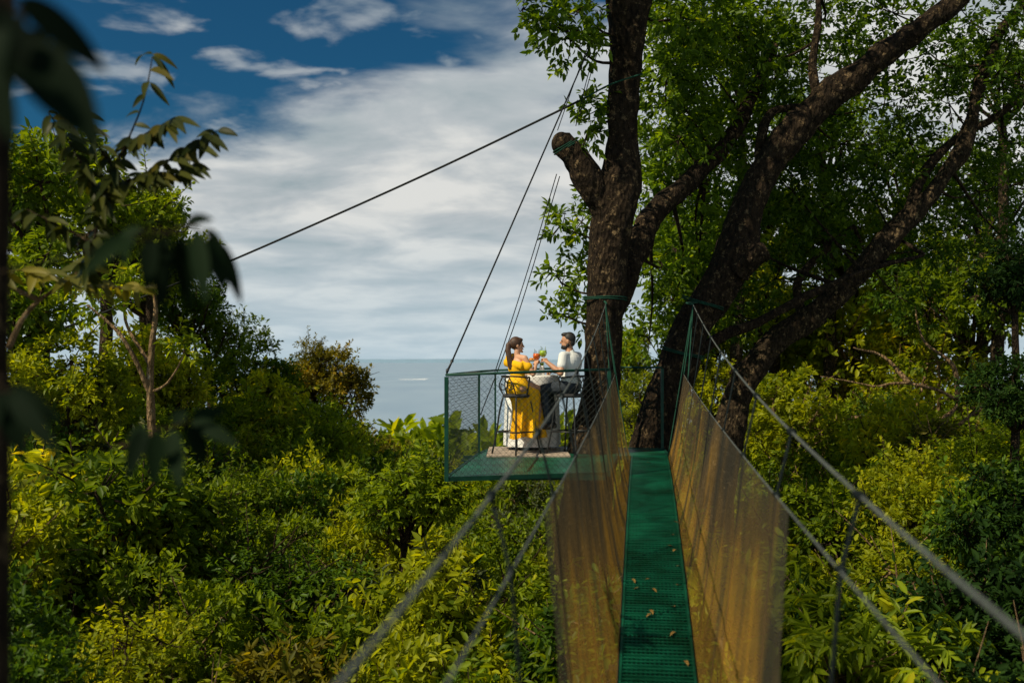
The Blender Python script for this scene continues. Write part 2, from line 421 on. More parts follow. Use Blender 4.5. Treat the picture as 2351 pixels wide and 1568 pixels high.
# ------------------------------------------------------------------ setting
bm = MB(); nx, ny = 70, 90
xs = [math.copysign(abs(t)**2.2, t)*6000 for t in np.linspace(-1, 1, nx)]
ys = [-40+((i/(ny-1))**2.6)*2200 for i in range(ny)]
for y in ys:
    for x in xs: bm.v.append(Vector((x, y, ground_z(x, y))))
for j in range(ny-1):
    for i in range(nx-1):
        a = j*nx+i; bm.f.append((a, a+1, a+nx+1, a+nx))
tag(bm.build('ground', M['soil']), kind='structure')
s = MB(); s.v = [Vector((-150000, -2000, -150)), Vector((150000, -2000, -150)), Vector((150000, 190000, -150)), Vector((-150000, 190000, -150))]; s.f = [(0, 1, 2, 3)]
tag(s.build('sea', M['sea'], smooth=False), kind='structure')
h = MB(); n = 120
for i in range(n):
    x = -30000+60000*i/(n-1); z = 60+150*max(0, noise.noise(Vector((x*.00012, 2, 0)))+.25)+30*noise.noise(Vector((x*.001, 5, 0)))
    h.v += [Vector((x, 70000, -160)), Vector((x, 70500, z)), Vector((x, 74000, -160))]
for i in range(n-1):
    a = 3*i; h.f += [(a, a+3, a+4, a+1), (a+1, a+4, a+5, a+2)]
tag(h.build('hills', M['haze']), kind='structure')
bp = P(916, 871, 7970)
boat = empty('motorboat', (bp.x, bp.y, -150), 0, 'tiny white motorboat trailing a wake on the distant sea', 'boat')
b = MB()
b.v = [Vector(v) for v in [(-9, 0, 1.5), (-3, -3, 1.8), (8, -3, 1.6), (8, 3, 1.6), (-3, 3, 1.8), (-7, 0, -.5), (-2, -1.6, -.6), (8, -1.8, -.6), (8, 1.8, -.6), (-2, 1.6, -.6)]]
b.f = [(0, 1, 2, 3, 4), (0, 5, 6, 1), (1, 6, 7, 2), (2, 7, 8, 3), (3, 8, 9, 4), (4, 9, 5, 0), (5, 9, 8, 7, 6)]
b.build('hull', M['foam'], boat, False); MB().box((2, 0, 3), (5, 3.4, 2.2)).build('cabin', M['white'], boat, False)
w = MB()
for i in range(31):
    t = i/30; x = bp.x+10+t*200; hw = 60+45*t
    w.v += [Vector((x, bp.y-hw-3*noise.noise(Vector((t*9, 0, 0))), -149.7)), Vector((x, bp.y+hw+250*t*t, -149.7))]
for i in range(30): w.f.append((2*i, 2*i+2, 2*i+3, 2*i+1))
tag(w.build('wake', M['foam'], smooth=False), kind='structure')

# ------------------------------------------------------------------ bridge
def cx(d): return .094+.131*d
def zd(d):
    if d >= 6.15: return -(1.285+.018*max(0, 13.5-d)**1.84)
    q = 6.15-d; return -(1.99+.177*q-.0125*q*q)
def zt(d): return -.47+.016*d**1.67
def zm(d): return -.62+.00547*d**1.69
YAW = math.atan(.131)
bridge = empty('suspension_bridge', (cx(6), 6, zd(6)), 0, 'narrow suspension footbridge with green plate deck and sagging netted sides', 'footbridge')
def bb(mb, name, mat, smooth=True):
    o = mb.build(name, mat, bridge, smooth); o.matrix_parent_inverse = Matrix.Translation(-bridge.location); return o
pl = MB(); WD = .24; PLN = .955
pl.box((0, 0, -.006), (WD*2, PLN-.016, .012))
for s_ in (-1, 1): pl.box((s_*(WD-.008), 0, .008), (.016, PLN-.016, .024))
for k in range(19): pl.box((0, -PLN/2+.035+k*(PLN-.07)/18, .007), (WD*2-.04, .014, .016))
plate0 = pl.build('deck_plate', M['plate'], None, False); pme = plate0.data; bpy.data.objects.remove(plate0)
d = 1.1
while d < 13.4:
    d2 = d+.96*math.cos(YAW)*.995; z0, z1 = zd(d), zd(d2)
    o = link('deck_plate', pme, bridge)
    m = (Vector((cx(d), d, z0))+Vector((cx(d2), d2, z1)))/2
    o.rotation_euler = (math.atan2(z1-z0, .96), 0, -YAW); o.location = m-bridge.location
    d = d2
ds = np.linspace(.15, 13.45, 46)
for s_ in (-1, 1):
    off = lambda q: .50+.09*(q/13.3)
    bb(MB().tube([(cx(q)+s_*off(q), q, zt(q)) for q in ds], .0058, 8), 'handrail_cable', M['cable'])
    bb(MB().tube([(cx(q)+s_*.46, q, zm(q)) for q in ds], .0040, 7), 'netting_cable', M['cable'])
    bb(MB().tube([(cx(q)+s_*.25, q, zd(q)-.012) for q in ds if q > .9], .010, 6), 'deck_cable', M['hanger'])
    nn = 270; nh = 14; g = MB(); uvs = []
    for i in range(nn):
        q0 = 3.75+(13.35-3.75)*i/(nn-1)
        for j in range(nh+1):
            t = j/nh
            # the near hem of the net is cut at a slant and frayed
            q = q0-(.55*(1-t)+.10*noise.noise(Vector((t*6, s_, 0))))*max(0, 1-(q0-3.75)/1.5)
            fold = .008*math.sin(q*7+2*math.sin(q*1.1))+.018*noise.noise(Vector((q*1.6, t*1.4, s_*3)))+.008*noise.noise(Vector((q*5, t*3, s_)))
            x = cx(q)+s_*(.25+(.46-.25)*t**.8+fold*(t*(1.2-t))*2.2)
            z = zd(q)+(zm(q)-zd(q))*t
            g.v.append(Vector((x, q, z))); uvs.append((q, t*1.3))
    for i in range(nn-1):
        for j in range(nh):
            a = i*(nh+1)+j; g.f.append((a, a+1, a+nh+2, a+nh+1))
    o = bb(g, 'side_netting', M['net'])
    ul = o.data.uv_layers.new(name='UVMap')
    for lp in o.data.loops: ul.data[lp.index].uv = uvs[lp.vertex_index]
    for q in (2.8, 4.15, 5.5, 6.85, 8.2, 9.55, 10.9, 12.2):
        hm = MB()
        hm.tube([(cx(q)+s_*off(q), q, zt(q)), (cx(q)+s_*.465, q, zm(q)), (cx(q)+s_*.30, q, zd(q)-.02)], .0065, 6)
        hm.tube([(cx(q)+s_*off(q), q-.03, zt(q-.03)), (cx(q)+s_*off(q), q+.03, zt(q+.03))], .015, 8)
        hm.tube([(cx(q)+s_*.465, q-.025, zm(q)), (cx(q)+s_*.465, q+.025, zm(q))], .012, 8)
        bb(hm, 'hanger', M['hanger'])
for q in np.arange(1.6, 13.3, .96):
    bb(MB().box((cx(q), q, zd(q)-.035), (.62, .035, .03), Matrix.Rotation(-YAW, 3, 'Z')), 'cross_beam', M['hanger'], False)
for i in range(16):
    q = random.choice([random.uniform(6.4, 8), random.uniform(6.4, 12.9)]); sx = random.uniform(-.2, .21)
    if i < 8: sx = random.uniform(.13, .21); q = 6.4+i*.42
    b = MB(); a = random.uniform(0, 6.28)
    b.leaf((0, 0, 0), (math.cos(a), math.sin(a), .12), (0, 0, 1), random.uniform(.04, .075), .028, .5)
    b.tint = []
    o = b.build('fallen_leaf', M['leaf_fallen'], None, True, (cx(q)+sx, q, zd(q)+.024))
    tag(o, 'small dry fallen leaf lying on the green footbridge deck', 'leaf', 'fallen leaves on the footbridge deck')

# ------------------------------------------------------------------ platform
plat = empty('viewing_platform', (.3, 13, ZF), 0, 'green steel viewing platform with chain link sides hung beside the tree', 'platform')
def pb(mb, name, mat, smooth=False):
    o = mb.build(name, mat, plat, smooth); o.matrix_parent_inverse = Matrix.Translation(-plat.location); return o
NL, NR, BL, BR = (-.724, 11.0), (1.12, 11.5), (-.46, 13.9), (.95, 14.95)
poly = [NL, NR, (1.40, 13.42), (2.12, 13.42), (2.22, 14.6), (1.5, 14.75), BR, (-.25, 14.9), BL]
fm = MB().prism(poly, ZF-.03, ZF-.004); pb(fm, 'floor_plate', M['plate'])
fr = MB()
for i in range(len(poly)):
    a, b_ = Vector((*poly[i], ZF-.022)), Vector((*poly[(i+1) % len(poly)], ZF-.022)); c = (a+b_)/2; dv = b_-a
    fr.box(c, (dv.length+.04, .04, .05), Matrix.Rotation(math.atan2(dv.y, dv.x), 3, 'Z'))
for k in range(5):
    y = 11.4+k*.6; fr.box((.2, y, ZF-.055), (1.75, .04, .05))
pb(fr, 'floor_frame', M['green_paint'])
def zr(x, y): return -.178+.06*max(0, min(1, (x+.7)/1.9))
def post(x, y, h=None, w=.04):
    z1 = zr(x, y) if h is None else h
    pb(MB().box((x, y, (z1+ZF-.05)/2), (w, w, z1-ZF+.05)), 'post', M['green_paint'])
def rail(a, b_, z=None, w=.030):
    A = Vector((*a, zr(*a)+.02 if z is None else z)); B = Vector((*b_, zr(*b_)+.02 if z is None else z)); dv = B-A
    pb(MB().tube([A, B], w/2, 8), 'rail', M['green_paint'], True)
def chain(a, b_, sp=.072):
    A = Vector((*a, 0)); B = Vector((*b_, 0)); Ln = (B-A).length; u = (B-A)/Ln; mb = MB(); H = zr(*a)-ZF
    for sgn in (1, -1):
        k = -int(H/sp)-1
        while k*sp < Ln+H:
            s0 = k*sp
            if sgn == 1: t0, t1 = max(0, -s0), min(H, Ln-s0); f = lambda t: s0+t
            else: t0, t1 = max(0, s0-Ln), min(H, s0); f = lambda t: s0-t
            if t1 > t0+.01:
                p = A+u*f(t0); q = A+u*f(t1); mb.tube([Vector((p.x, p.y, ZF+t0)), Vector((q.x, q.y, ZF+t1))], .0017, 3)
            k += 1
    pb(mb, 'chain_link_mesh', M['wire'])
post(*NL, w=.045); post(*NR); post(*BL, w=.032); post(-.25, 14.9, w=.028); post(2.2, 14.58); post(1.52, 14.72)
for a, b_ in ((NL, NR), (NL, BL), (BL, (-.25, 14.9)), ((-.25, 14.9), BR), ((1.52, 14.72), (2.2, 14.58))):
    rail(a, b_); chain(a, b_)
wd = MB()
for k in range(10):
    y = 13.36+k*.142; wd.box((.22, y, ZF+.008), (1.12, .136, .018))
pb(wd, 'wooden_floor', M['deckwood'])
FW = ZF+.018

# ------------------------------------------------------------------ stools
def make_stool():
    r = empty('bar_stool', (0, 0, 0))
    MB().lathe((0, 0, 0), [(0, .765), (.17, .765), (.19, .78), (.19, .80), (.165, .815), (0, .82)], 24).build('seat', M['cushion'], r)
    for sx in (-1, 1):
        for sy in (-1, 1):
            MB().tube([(sx*.13, sy*.13, .77), (sx*.165, sy*.165, .55), (sx*.19, sy*.19, .3), (sx*.235, sy*.235, .0)], .0125, 7, 3).build('leg', M['black_metal'], r)
    f = MB(); c = [(.19, .19), (-.19, .19), (-.19, -.19), (.19, -.19)]
    for i in range(4):
        a, b_ = c[i], c[(i+1) % 4]; f.tube([(a[0], a[1], .3), (b_[0], b_[1], .3)], .011, 7)
    f.build('footrest', M['black_metal'], r)
    b = MB(); pts = []
    for k in range(17):
        a = math.radians(70+220*k/16); pts.append((.20*math.cos(a)-.0, .20*math.sin(a), 1.03+.03*math.sin(math.pi*k/16)))
    b.tube([(-.02+.05, .17, .79)]+pts+[(.03, -.17, .79)], .012, 7, 2)
    for sy in (-1, 0, 1):
        base = Vector((-.17, sy*.09, .79)) if sy == 0 else Vector((-.12, sy*.12, .79))
        top = Vector((-.20, sy*.06, 1.05)); b.tube([base, (base+top)/2+Vector((-.03, sy*.05, 0)), top], .009, 6, 4)
    for sy in (-1, 1):
        b.tube([Vector((-.19+.02*abs(math.cos(t)), sy*(.085-.010*t*1.1*math.cos(t)*1.2), .93+.012*t*math.sin(t))) for t in np.linspace(.4, 7.5, 22)], .008, 6)
    b.build('backrest', M['black_metal'], r)
    return r
st = make_stool(); tag(st, 'black iron bar stool under the woman in yellow', 'bar stool', 'bar stools at the high table')
fw_dir = Vector((.72, .69, 0)).normalized(); fm_dir = Vector((-.82, .57, 0)).normalized()
st.location = (.06, 13.60, FW); st.rotation_euler.z = math.atan2(fw_dir.y, fw_dir.x)
st2 = copy_tree(st); tag(st2, 'black iron bar stool under the man in the white shirt', 'bar stool', 'bar stools at the high table')
st2.location = (.80, 13.66, FW); st2.rotation_euler.z = math.atan2(fm_dir.y, fm_dir.x)

# ------------------------------------------------------------------ table and things on it
TX, TY = .29, 14.36
tb = empty('high_table', (TX, TY, FW), 0, 'round high table between the couple under a white cloth', 'table')
MB().lathe((0, 0, 0), [(0, 1.04), (.37, 1.04), (.37, 1.06), (0, 1.06)], 32).build('tabletop', M['wood'], tb)
MB().tube([(0, 0, .02), (0, 0, 1.04)], .03, 10).build('pedestal', M['black_metal'], tb)
MB().lathe((0, 0, 0), [(0, .0), (.24, .0), (.23, .02), (.03, .04)], 24).build('base', M['black_metal'], tb)
cl = MB(); seg = 90
prof = [(0, 1.064), (.2, 1.064), (.375, 1.062), (.383, 1.03), (.386, .9), (.392, .6), (.40, .3), (.405, .05)]
for r, z in prof:
    for k in range(seg):
        a = 2*math.pi*k/seg; fo = (1.03-z)*.018*math.sin(a*9) if z < 1.04 else 0
        cl.v.append(Vector((TX+(r+fo)*math.cos(a), TY+(r+fo)*math.sin(a), FW+z)))
for i in range(len(prof)-1):
    for k in range(seg):
        a = i*seg+k; b_ = i*seg+(k+1) % seg; cl.f.append((a, b_, b_+seg, a+seg))
tag(cl.build('tablecloth', M['white']), 'long white tablecloth draped over the round high table', 'tablecloth')
TZ = FW+1.066
ss = empty('serving_stand', (.235, 14.15, TZ), 0, 'wooden serving stand holding orange snacks beside the woman', 'serving stand')
MB().lathe((0, 0, 0), [(0, 0), (.07, 0), (.06, .012), (.012, .02), (.012, .19)], 20).build('stem', M['wood'], ss)
MB().lathe((0, 0, 0), [(0, .19), (.12, .19), (.125, .215), (.115, .215), (.11, .20), (0, .20)], 26).build('tray', M['wood'], ss)
for k in range(6):
    a = k*1.05; b = MB().sphere((0, 0, 0), (.032, .026, .022)); b.disp(.006, 30)
    o = b.build('snack', M['snack'], None, True, (.235+.065*math.cos(a), 14.15+.065*math.sin(a), TZ+.218)); o.rotation_euler.z = a
    tag(o, 'golden snack piece on the wooden serving stand', 'snack', 'snacks on the serving stand')
b = MB().lathe((0, 0, 0), [(0, 0), (.035, 0), (.045, .04), (.03, .10), (.036, .13), (.033, .13), (.027, .10), (.04, .04), (0, .01)], 20)
vz = empty('flower_vase', (.425, 14.17, TZ), 0, 'small white vase with green sprigs on the high table', 'vase')
b.build('vase_body', M['white'], vz)
b = MB()
for k in range(9):
    a = k*.7; b.leaf((0, 0, .11), (.6*math.cos(a), .6*math.sin(a), 1), (math.cos(a), math.sin(a), .1), .09, .03, .3, tint=.6)
b.build('sprig', M['leaf_mid'], vz)
o = MB().lathe((0, 0, 0), [(0, .004), (.045, 0), (.085, .018), (.082, .022), (.04, .008), (0, .010)], 24).build('plate', M['white'], None, True, (.33, 14.08, TZ)); tag(o, 'small white plate at the near edge of the high table', 'plate')

def goblet(x, y, z, mat, label, k=1.2):
    g = empty('cocktail_glass', (x, y, z), 0, label, 'glass')
    S = lambda pr: [(a*k, b_*k) for a, b_ in pr]
    MB().lathe((0, 0, 0), S([(0, 0), (.03, 0), (.028, .004), (.005, .008), (.005, .05), (.02, .058), (.038, .08), (.043, .105), (.037, .14), (.034, .15)]), 18).build('bowl', M['glass'], g)
    MB().lathe((0, 0, 0), S([(0, .06), (.019, .06), (.037, .08), (.042, .105), (.036, .132), (0, .132)]), 18).build('drink', mat, g)
    b = MB(); b.leaf((.02, 0, .16), (.3, 0, 1), (1, 0, 0), .07, .04, .2, tint=.7); b.leaf((.0, .02, .16), (-.3, .3, 1), (1, 0, 0), .06, .03, .2, tint=.7)
    b.tube([(-.015, 0, .13), (-.03, 0, .22)], .003, 5); b.build('garnish', M['leaf_mid'], g)
    return g
goblet(.338, 13.66, ZF+1.225, M['orange'], 'round glass of orange drink held up by the woman')
goblet(.425, 13.62, ZF+1.265, M['lime'], 'glass of green drink held up by the man')

# ------------------------------------------------------------------ people
UP = Vector((0, 0, 1))
def hand(b, wr, dv, curl, k=1.0):
    dv = dv.normalized(); curl = (curl-dv*curl.dot(dv)).normalized(); s = dv.cross(curl).normalized()
    for o_ in (-.024, -.008, .008, .024): b.cap(wr+s*o_*.7, .014*k, wr+dv*.075*k+s*o_, .012*k)
    for o_, ln in ((-.030, .030), (-.010, .036), (.010, .034), (.030, .027)):
        p0 = wr+dv*.078*k+s*o_; p1 = p0+(dv*.75+curl*.65)*ln*k; p2 = p1+(curl*.95+dv*.1)*ln*.8*k; p3 = p2+(curl*.5-dv*.8)*ln*.6*k
        b.cap(p0, .0095, p1, .009); b.cap(p1, .009, p2, .0085); b.cap(p2, .0085, p3, .0075)
    p0 = wr+dv*.022*k+s*.026; p1 = p0+(s*.6+dv*.6+curl*.45)*.04*k; p2 = p1+(curl*.85+dv*.4)*.032*k
    b.cap(p0, .013, p1, .011); b.cap(p1, .011, p2, .009)
def head(b, c, hd, k=1.0):
    r = Vector((hd.y, -hd.x, 0)).normalized(); u = r.cross(hd).normalized()
    if u.z < 0: u = -u
    A = (hd, r, u); L = lambda a, s, z: c+hd*a*k+r*s*k+u*z*k
    b.sphere(L(-.008, 0, .02), (.096*k, .075*k, .098*k), A, 20, 14); b.sphere(L(.022, 0, -.045), (.068*k, .058*k, .072*k), A, 18, 12)
    b.cap(L(.090, 0, .012), .009*k, L(.106, 0, -.018), .014*k); b.sphere(L(.082, 0, -.095), (.02*k, .022*k, .016*k), A)
    b.sphere(L(.085, 0, -.052), (.012*k, .025*k, .010*k), A); b.sphere(L(.080, 0, .028), (.012*k, .045*k, .010*k), A)
    for s in (-1, 1): b.sphere(L(-.005, s*.077, -.01), (.018*k, .010*k, .03*k), A)
    return L, A
def limb(b, pts, rad):
    for i in range(len(pts)-1): b.cap(pts[i], rad[i], pts[i+1], rad[i+1])
def V(x, y, z): return Vector((x, y, ZF+z))

# woman
W = empty('person', (.075, 13.62, ZF), 0, 'seated woman in a long yellow dress with a brown ponytail raising an orange drink', 'person')
def wb(mb, name, mat, vox=.007, it=3):
    o = mb.build(name, mat, W); o.matrix_parent_inverse = Matrix.Translation(-W.location)
    if vox: bake(o, vox, it)
    return o
f = fw_dir; r = Vector((f.y, -f.x, 0)); A = (f, r, UP)
pel = V(.075, 13.62, .93); wst = V(.075, 13.61, 1.06); chs = V(.075, 13.605, 1.22); nk = V(.07, 13.60, 1.36); hc = V(.068, 13.615, 1.495)
hdw = Vector((.97, .18, -.03)).normalized()
b = MB(); b.sphere(pel, (.125, .155, .10), A, 20, 12); b.sphere(wst, (.082, .108, .13), A, 18, 12); b.sphere(chs, (.092, .138, .13), A, 20, 12)
b.sphere(chs+f*.06+r*.06-UP*.02, .05); b.sphere(chs+f*.06-r*.06-UP*.02, .05)
b.cap(nk-UP*.05, .050, nk+UP*.06, .039); shR = nk+r*.150-UP*.045; shL = nk-r*.150-UP*.045
b.cap(nk-UP*.03, .048, shR, .044); b.cap(nk-UP*.03, .048, shL, .044)
elR = V(.285, 13.44, 1.10); haR = V(.330, 13.555, 1.245); limb(b, [shR, shR.lerp(elR, .5), elR, elR.lerp(haR, .4), haR], [.044, .038, .032, .031, .021]); hand(b, haR, V(.338, 13.63, 1.29)-haR, Vector((.2, .6, -.2)), .9)
elL = V(.10, 13.93, 1.11); haL = V(.24, 14.05, 1.125); limb(b, [shL, shL.lerp(elL, .5), elL, haL], [.044, .038, .032, .021]); hand(b, haL, Vector((.8, .5, -.05)), Vector((0, 0, -1)), .9)
for s in (-1, 1):
    hp = pel+r*s*.085; kn = pel+f*.38+r*s*.075-UP*.05; an = Vector((kn.x-.03, kn.y-.04, ZF+.44)); toe = an+f*.15-UP*.085
    limb(b, [hp, hp.lerp(kn, .5), kn, kn.lerp(an, .3), an], [.092, .078, .053, .050, .031]); b.cap(an-UP*.055-f*.02, .032, toe, .022)
Lw, Ah = head(b, hc, hdw, .90)
wb(b, 'body', M['skin_f'], .0065, 2)
for s in (-1, 1): wb(MB().sphere(Lw(.082, s*.03, .008), .009), 'eye', M['eye'], 0)
wb(MB().sphere(Lw(.094, 0, -.052), (.009, .022, .008), Ah), 'mouth', M['lips'], 0)
b = MB(); b.sphere(Lw(-.022, 0, .032), (.090, .078, .092), Ah, 22, 14); b.sphere(Lw(-.09, 0, .03), .038)
b.sphere(Lw(.030, 0, .085), (.056, .060, .030), Ah)
tp = [Lw(-.10, 0, .035), Lw(-.135, .01, .0), Lw(-.140, .02, -.08), Lw(-.125, .035, -.17), Lw(-.105, .045, -.27), Lw(-.10, .05, -.36)]
limb(b, tp, [.030, .036, .040, .038, .030, .012])
for k in range(7): b.cap(tp[2]+r*(k-3)*.012, .012, tp[4]+r*(k-3)*.014+Vector((0, 0, -.05-.02*(k % 3))), .007)
wb(b, 'hair', M['hair_f'], .008, 2)
b = MB(); b.sphere(wst-UP*.0, (.094, .120, .15), A, 20, 12); b.sphere(chs-UP*.035, (.108, .152, .125), A, 22, 12)
b.sphere(chs+f*.065+r*.06-UP*.03, .055); b.sphere(chs+f*.065-r*.06-UP*.03, .055)
b.cap(shL+UP*.01, .060, shL.lerp(elL, .35), .073); b.cap(nk-r*.07-UP*.02, .05, shL, .06)
for k in range(12):
    t = k/11; p = shL.lerp(shR, t)-f*.07-UP*(.035+.045*t); q = shL.lerp(shR, t)+f*.085-UP*(.04+.05*t)
    b.sphere(p-UP*.02, (.035, .03, .055), A, 10, 7); b.sphere(q-UP*.02, (.035, .03, .05), A, 10, 7)
b.cap(shR-UP*.085, .060, shR.lerp(elR, .35)-UP*.035, .067)
b.disp(.006, 16); wb(b, 'bodice', M['yellow'], .008, 3)
b = MB(); seg = 120
pr = [(1.06, pel, .100, .126, 0), (1.0, pel, .130, .158, .0), (.94, pel+f*.02, .158, .180, .006), (.885, pel+f*.12, .265, .182, .012), (.82, pel+f*.165, .275, .180, .018),
      (.72, pel+f*.20, .235, .168, .024), (.6, pel+f*.205, .205, .158, .030), (.45, pel+f*.20, .205, .158, .036), (.33, pel+f*.20, .215, .168, .042), (.225, pel+f*.205, .230, .182, .046)]
for z, c, a_, b2, am in pr:
    for k in range(seg):
        a = 2*math.pi*k/seg; fo = am*(math.sin(a*8+1.8*math.sin(a*2)+z*1.5)+.5*math.sin(a*17+z*3))
        p = c+f*((a_+fo)*math.cos(a))+r*((b2+fo)*math.sin(a)); p.z = ZF+z+.022*math.sin(a*3+.6)*(1 if z < .3 else 0); b.v.append(p)
for i in range(len(pr)-1):
    for k in range(seg):
        a = i*seg+k; q = i*seg+(k+1) % seg; b.f.append((a, q, q+seg, a+seg))
wb(b, 'skirt', M['yellow'], 0)

# man
Mn = empty('person', (.80, 13.66, ZF), 0, 'bearded dark haired man in a white t-shirt seated against the trunk raising a green drink', 'person')
def mbld(mb, name, mat, vox=.007, it=3):
    o = mb.build(name, mat, Mn); o.matrix_parent_inverse = Matrix.Translation(-Mn.location)
    if vox: bake(o, vox, it)
    return o
f = fm_dir; r = Vector((f.y, -f.x, 0)); A = (f, r, UP)
pel = V(.80, 13.66, .93); wst = V(.805, 13.655, 1.07); chs = V(.81, 13.655, 1.25); nk = V(.80, 13.655, 1.40); hc = V(.765, 13.65, 1.550)
hdm = Vector((-.97, .12, -.04)).normalized()
b = MB(); b.sphere(pel, (.12, .16, .10), A, 20, 12); b.sphere(wst, (.10, .135, .14), A, 18, 12); b.sphere(chs, (.115, .175, .15), A, 20, 12)
b.cap(nk-UP*.05, .062, nk+UP*.08+hdm*.02, .052); shR = nk+r*.19-UP*.055; shL = nk-r*.19-UP*.055
b.cap(nk-UP*.03, .055, shR, .055); b.cap(nk-UP*.03, .055, shL, .055)
elL = V(.655, 13.385, 1.115); haL = V(.475, 13.50, 1.265); limb(b, [shL, shL.lerp(elL, .5), elL, elL.lerp(haL, .4), haL], [.054, .048, .040, .039, .026]); hand(b, haL, V(.435, 13.575, 1.33)-haL, Vector((-.3, .6, -.1)), 1.0)
elR = V(.78, 13.97, 1.13); haR = V(.60, 14.10, 1.13); limb(b, [shR, shR.lerp(elR, .5), elR, haR], [.054, .048, .040, .026]); hand(b, haR, Vector((-.8, .4, -.05)), Vector((0, 0, -1)), 1.0)
legs = []
for s in (-1, 1):
    hp = pel+r*s*.09; kn = pel+f*(.36 if s < 0 else .42)+r*s*.10-UP*.04; an = Vector((kn.x+.05, kn.y-.05, ZF+.43)); toe = an+f*.20-UP*.075
    legs.append((hp, kn, an, toe)); limb(b, [hp, kn, an], [.08, .055, .036]); b.cap(an-UP*.04, .034, toe, .025)
Lm, Ah = head(b, hc, hdm, .96)
mbld(b, 'body', M['skin_m'], .0065, 2)
for s in (-1, 1): mbld(MB().sphere(Lm(.083, s*.03, .008), .009), 'eye', M['eye'], 0)
b = MB(); b.sphere(Lm(-.024, 0, .042), (.090, .076, .088), Ah, 22, 14); b.sphere(Lm(.032, 0, .098), (.060, .060, .030), Ah); b.sphere(Lm(-.06, 0, -.02), (.045, .064, .055), Ah)
mbld(b, 'hair', M['hair_m'], .008, 2)
b = MB(); b.sphere(Lm(.040, 0, -.078), (.056, .055, .044), Ah); b.sphere(Lm(.0, .0, -.055), (.040, .068, .040), Ah); b.cap(Lm(.098, -.02, -.036), .006, Lm(.098, .02, -.036), .006); b.sphere(Lm(.082, 0, -.088), (.020, .028, .022), Ah)
mbld(b, 'beard', M['hair_m'], .006, 1)
b = MB(); b.sphere(wst-UP*.03, (.125, .155, .16), A, 20, 12); b.sphere(chs, (.135, .190, .165), A, 22, 12); b.cap(nk-UP*.06, .075, nk-UP*.01, .066)
for sh, el in ((shR, elR), (shL, elL)): b.cap(nk-UP*.045, .062, sh, .066); b.cap(sh, .066, sh.lerp(el, .55), .064)
b.disp(.006, 14); mbld(b, 'shirt', M['shirt'], .008, 3)
b = MB(); b.sphere(pel-UP*.01, (.14, .18, .115), A, 20, 12)
for hp, kn, an, toe in legs: limb(b, [hp, hp.lerp(kn, .5), kn, kn.lerp(an, .4), an+UP*.02], [.10, .09, .074, .068, .054])
b.disp(.006, 14); mbld(b, 'trousers', M['jeans'], .009, 3)
for hp, kn, an, toe in legs:
    b = MB(); b.cap(an-UP*.05-f*.03, .043, toe-UP*.0, .034); mbld(b, 'shoe', M['shoe'], .008, 2)

# ------------------------------------------------------------------ big trees
def big_tree(name, label, paths, lobes, leaf, bark, dens=180, L=.135, W=.06, base=None, shade_lobes=(), gap=.2):
    root = empty(name, base, 0, label, 'tree')
    main_pts = []
    for i, (nm, pts, rp) in enumerate(paths):
        q = [P(*p) for p in pts]; rr = [a/F*p[2] for a, p in zip(rp, pts)]
        big = max(rp) > 22
        mb = MB().tube(q, rr, 32 if big else 8, 12 if big else 4)
        mb.disp(.070 if big else .02, 2.6 if big else 5)
        o = mb.build(nm, bark, root); o.matrix_parent_inverse = Matrix.Translation(-root.location)
        main_pts += catmull(q, 4)
    lb = [(*P(a, b_, c), e/F*c) for a, b_, c, e in lobes]
    c, dd = lobe_clumps(lb, dens, .85, gap, .15)
    arrs = [leaf_arr(c, dd, 10, .24, L, W, .25)]
    if shade_lobes:
        c, dd = lobe_clumps(list(shade_lobes), 34, .85, .2, .3); arrs.append(leaf_arr(c, dd, 10, .3, .18, .09, .25))  # added crown above the frame, unseen, there to shade the trunks
    me = leaf_mesh('crown', arrs, leaf)
    o = link('crown', me, root); o.matrix_parent_inverse = Matrix.Translation(-root.location)
    for x, y, z, rr in lb+list(shade_lobes):
        tw = MB()
        e = Vector((x, y, z)); near = min(main_pts, key=lambda p: (p-e).length+(.5 if p.z > e.z else 0))
        m = near.lerp(e, .5)+Vector((random.uniform(-.2, .2), 0, -.15))
        dl = (near-e).length; tw.tube([near, m, e], [min(.045, .016+.013*dl), .018, .010], 6, 5)
        for k in range(7):
            a = Vector((random.gauss(0, 1), random.gauss(0, 1), random.gauss(.2, 1))).normalized()*rr
            tw.tube([e, e+a*.5+Vector((random.uniform(-.05, .05), 0, -.05)), e+a], [.010, .007, .003], 4, 3)
        o = tw.build('branch', bark, root); o.matrix_parent_inverse = Matrix.Translation(-root.location)
    return root
pA = [(1325, 1900, 14), (1335, 1400, 14), (1348, 1180, 14), (1360, 1040, 14), (1378, 900, 14), (1386, 780, 14), (1394, 650, 14), (1402, 530, 14), (1420, 430, 14), (1432, 330, 14), (1438, 200, 14), (1446, 80, 14), (1470, -80, 14), (1520, -350, 14)]
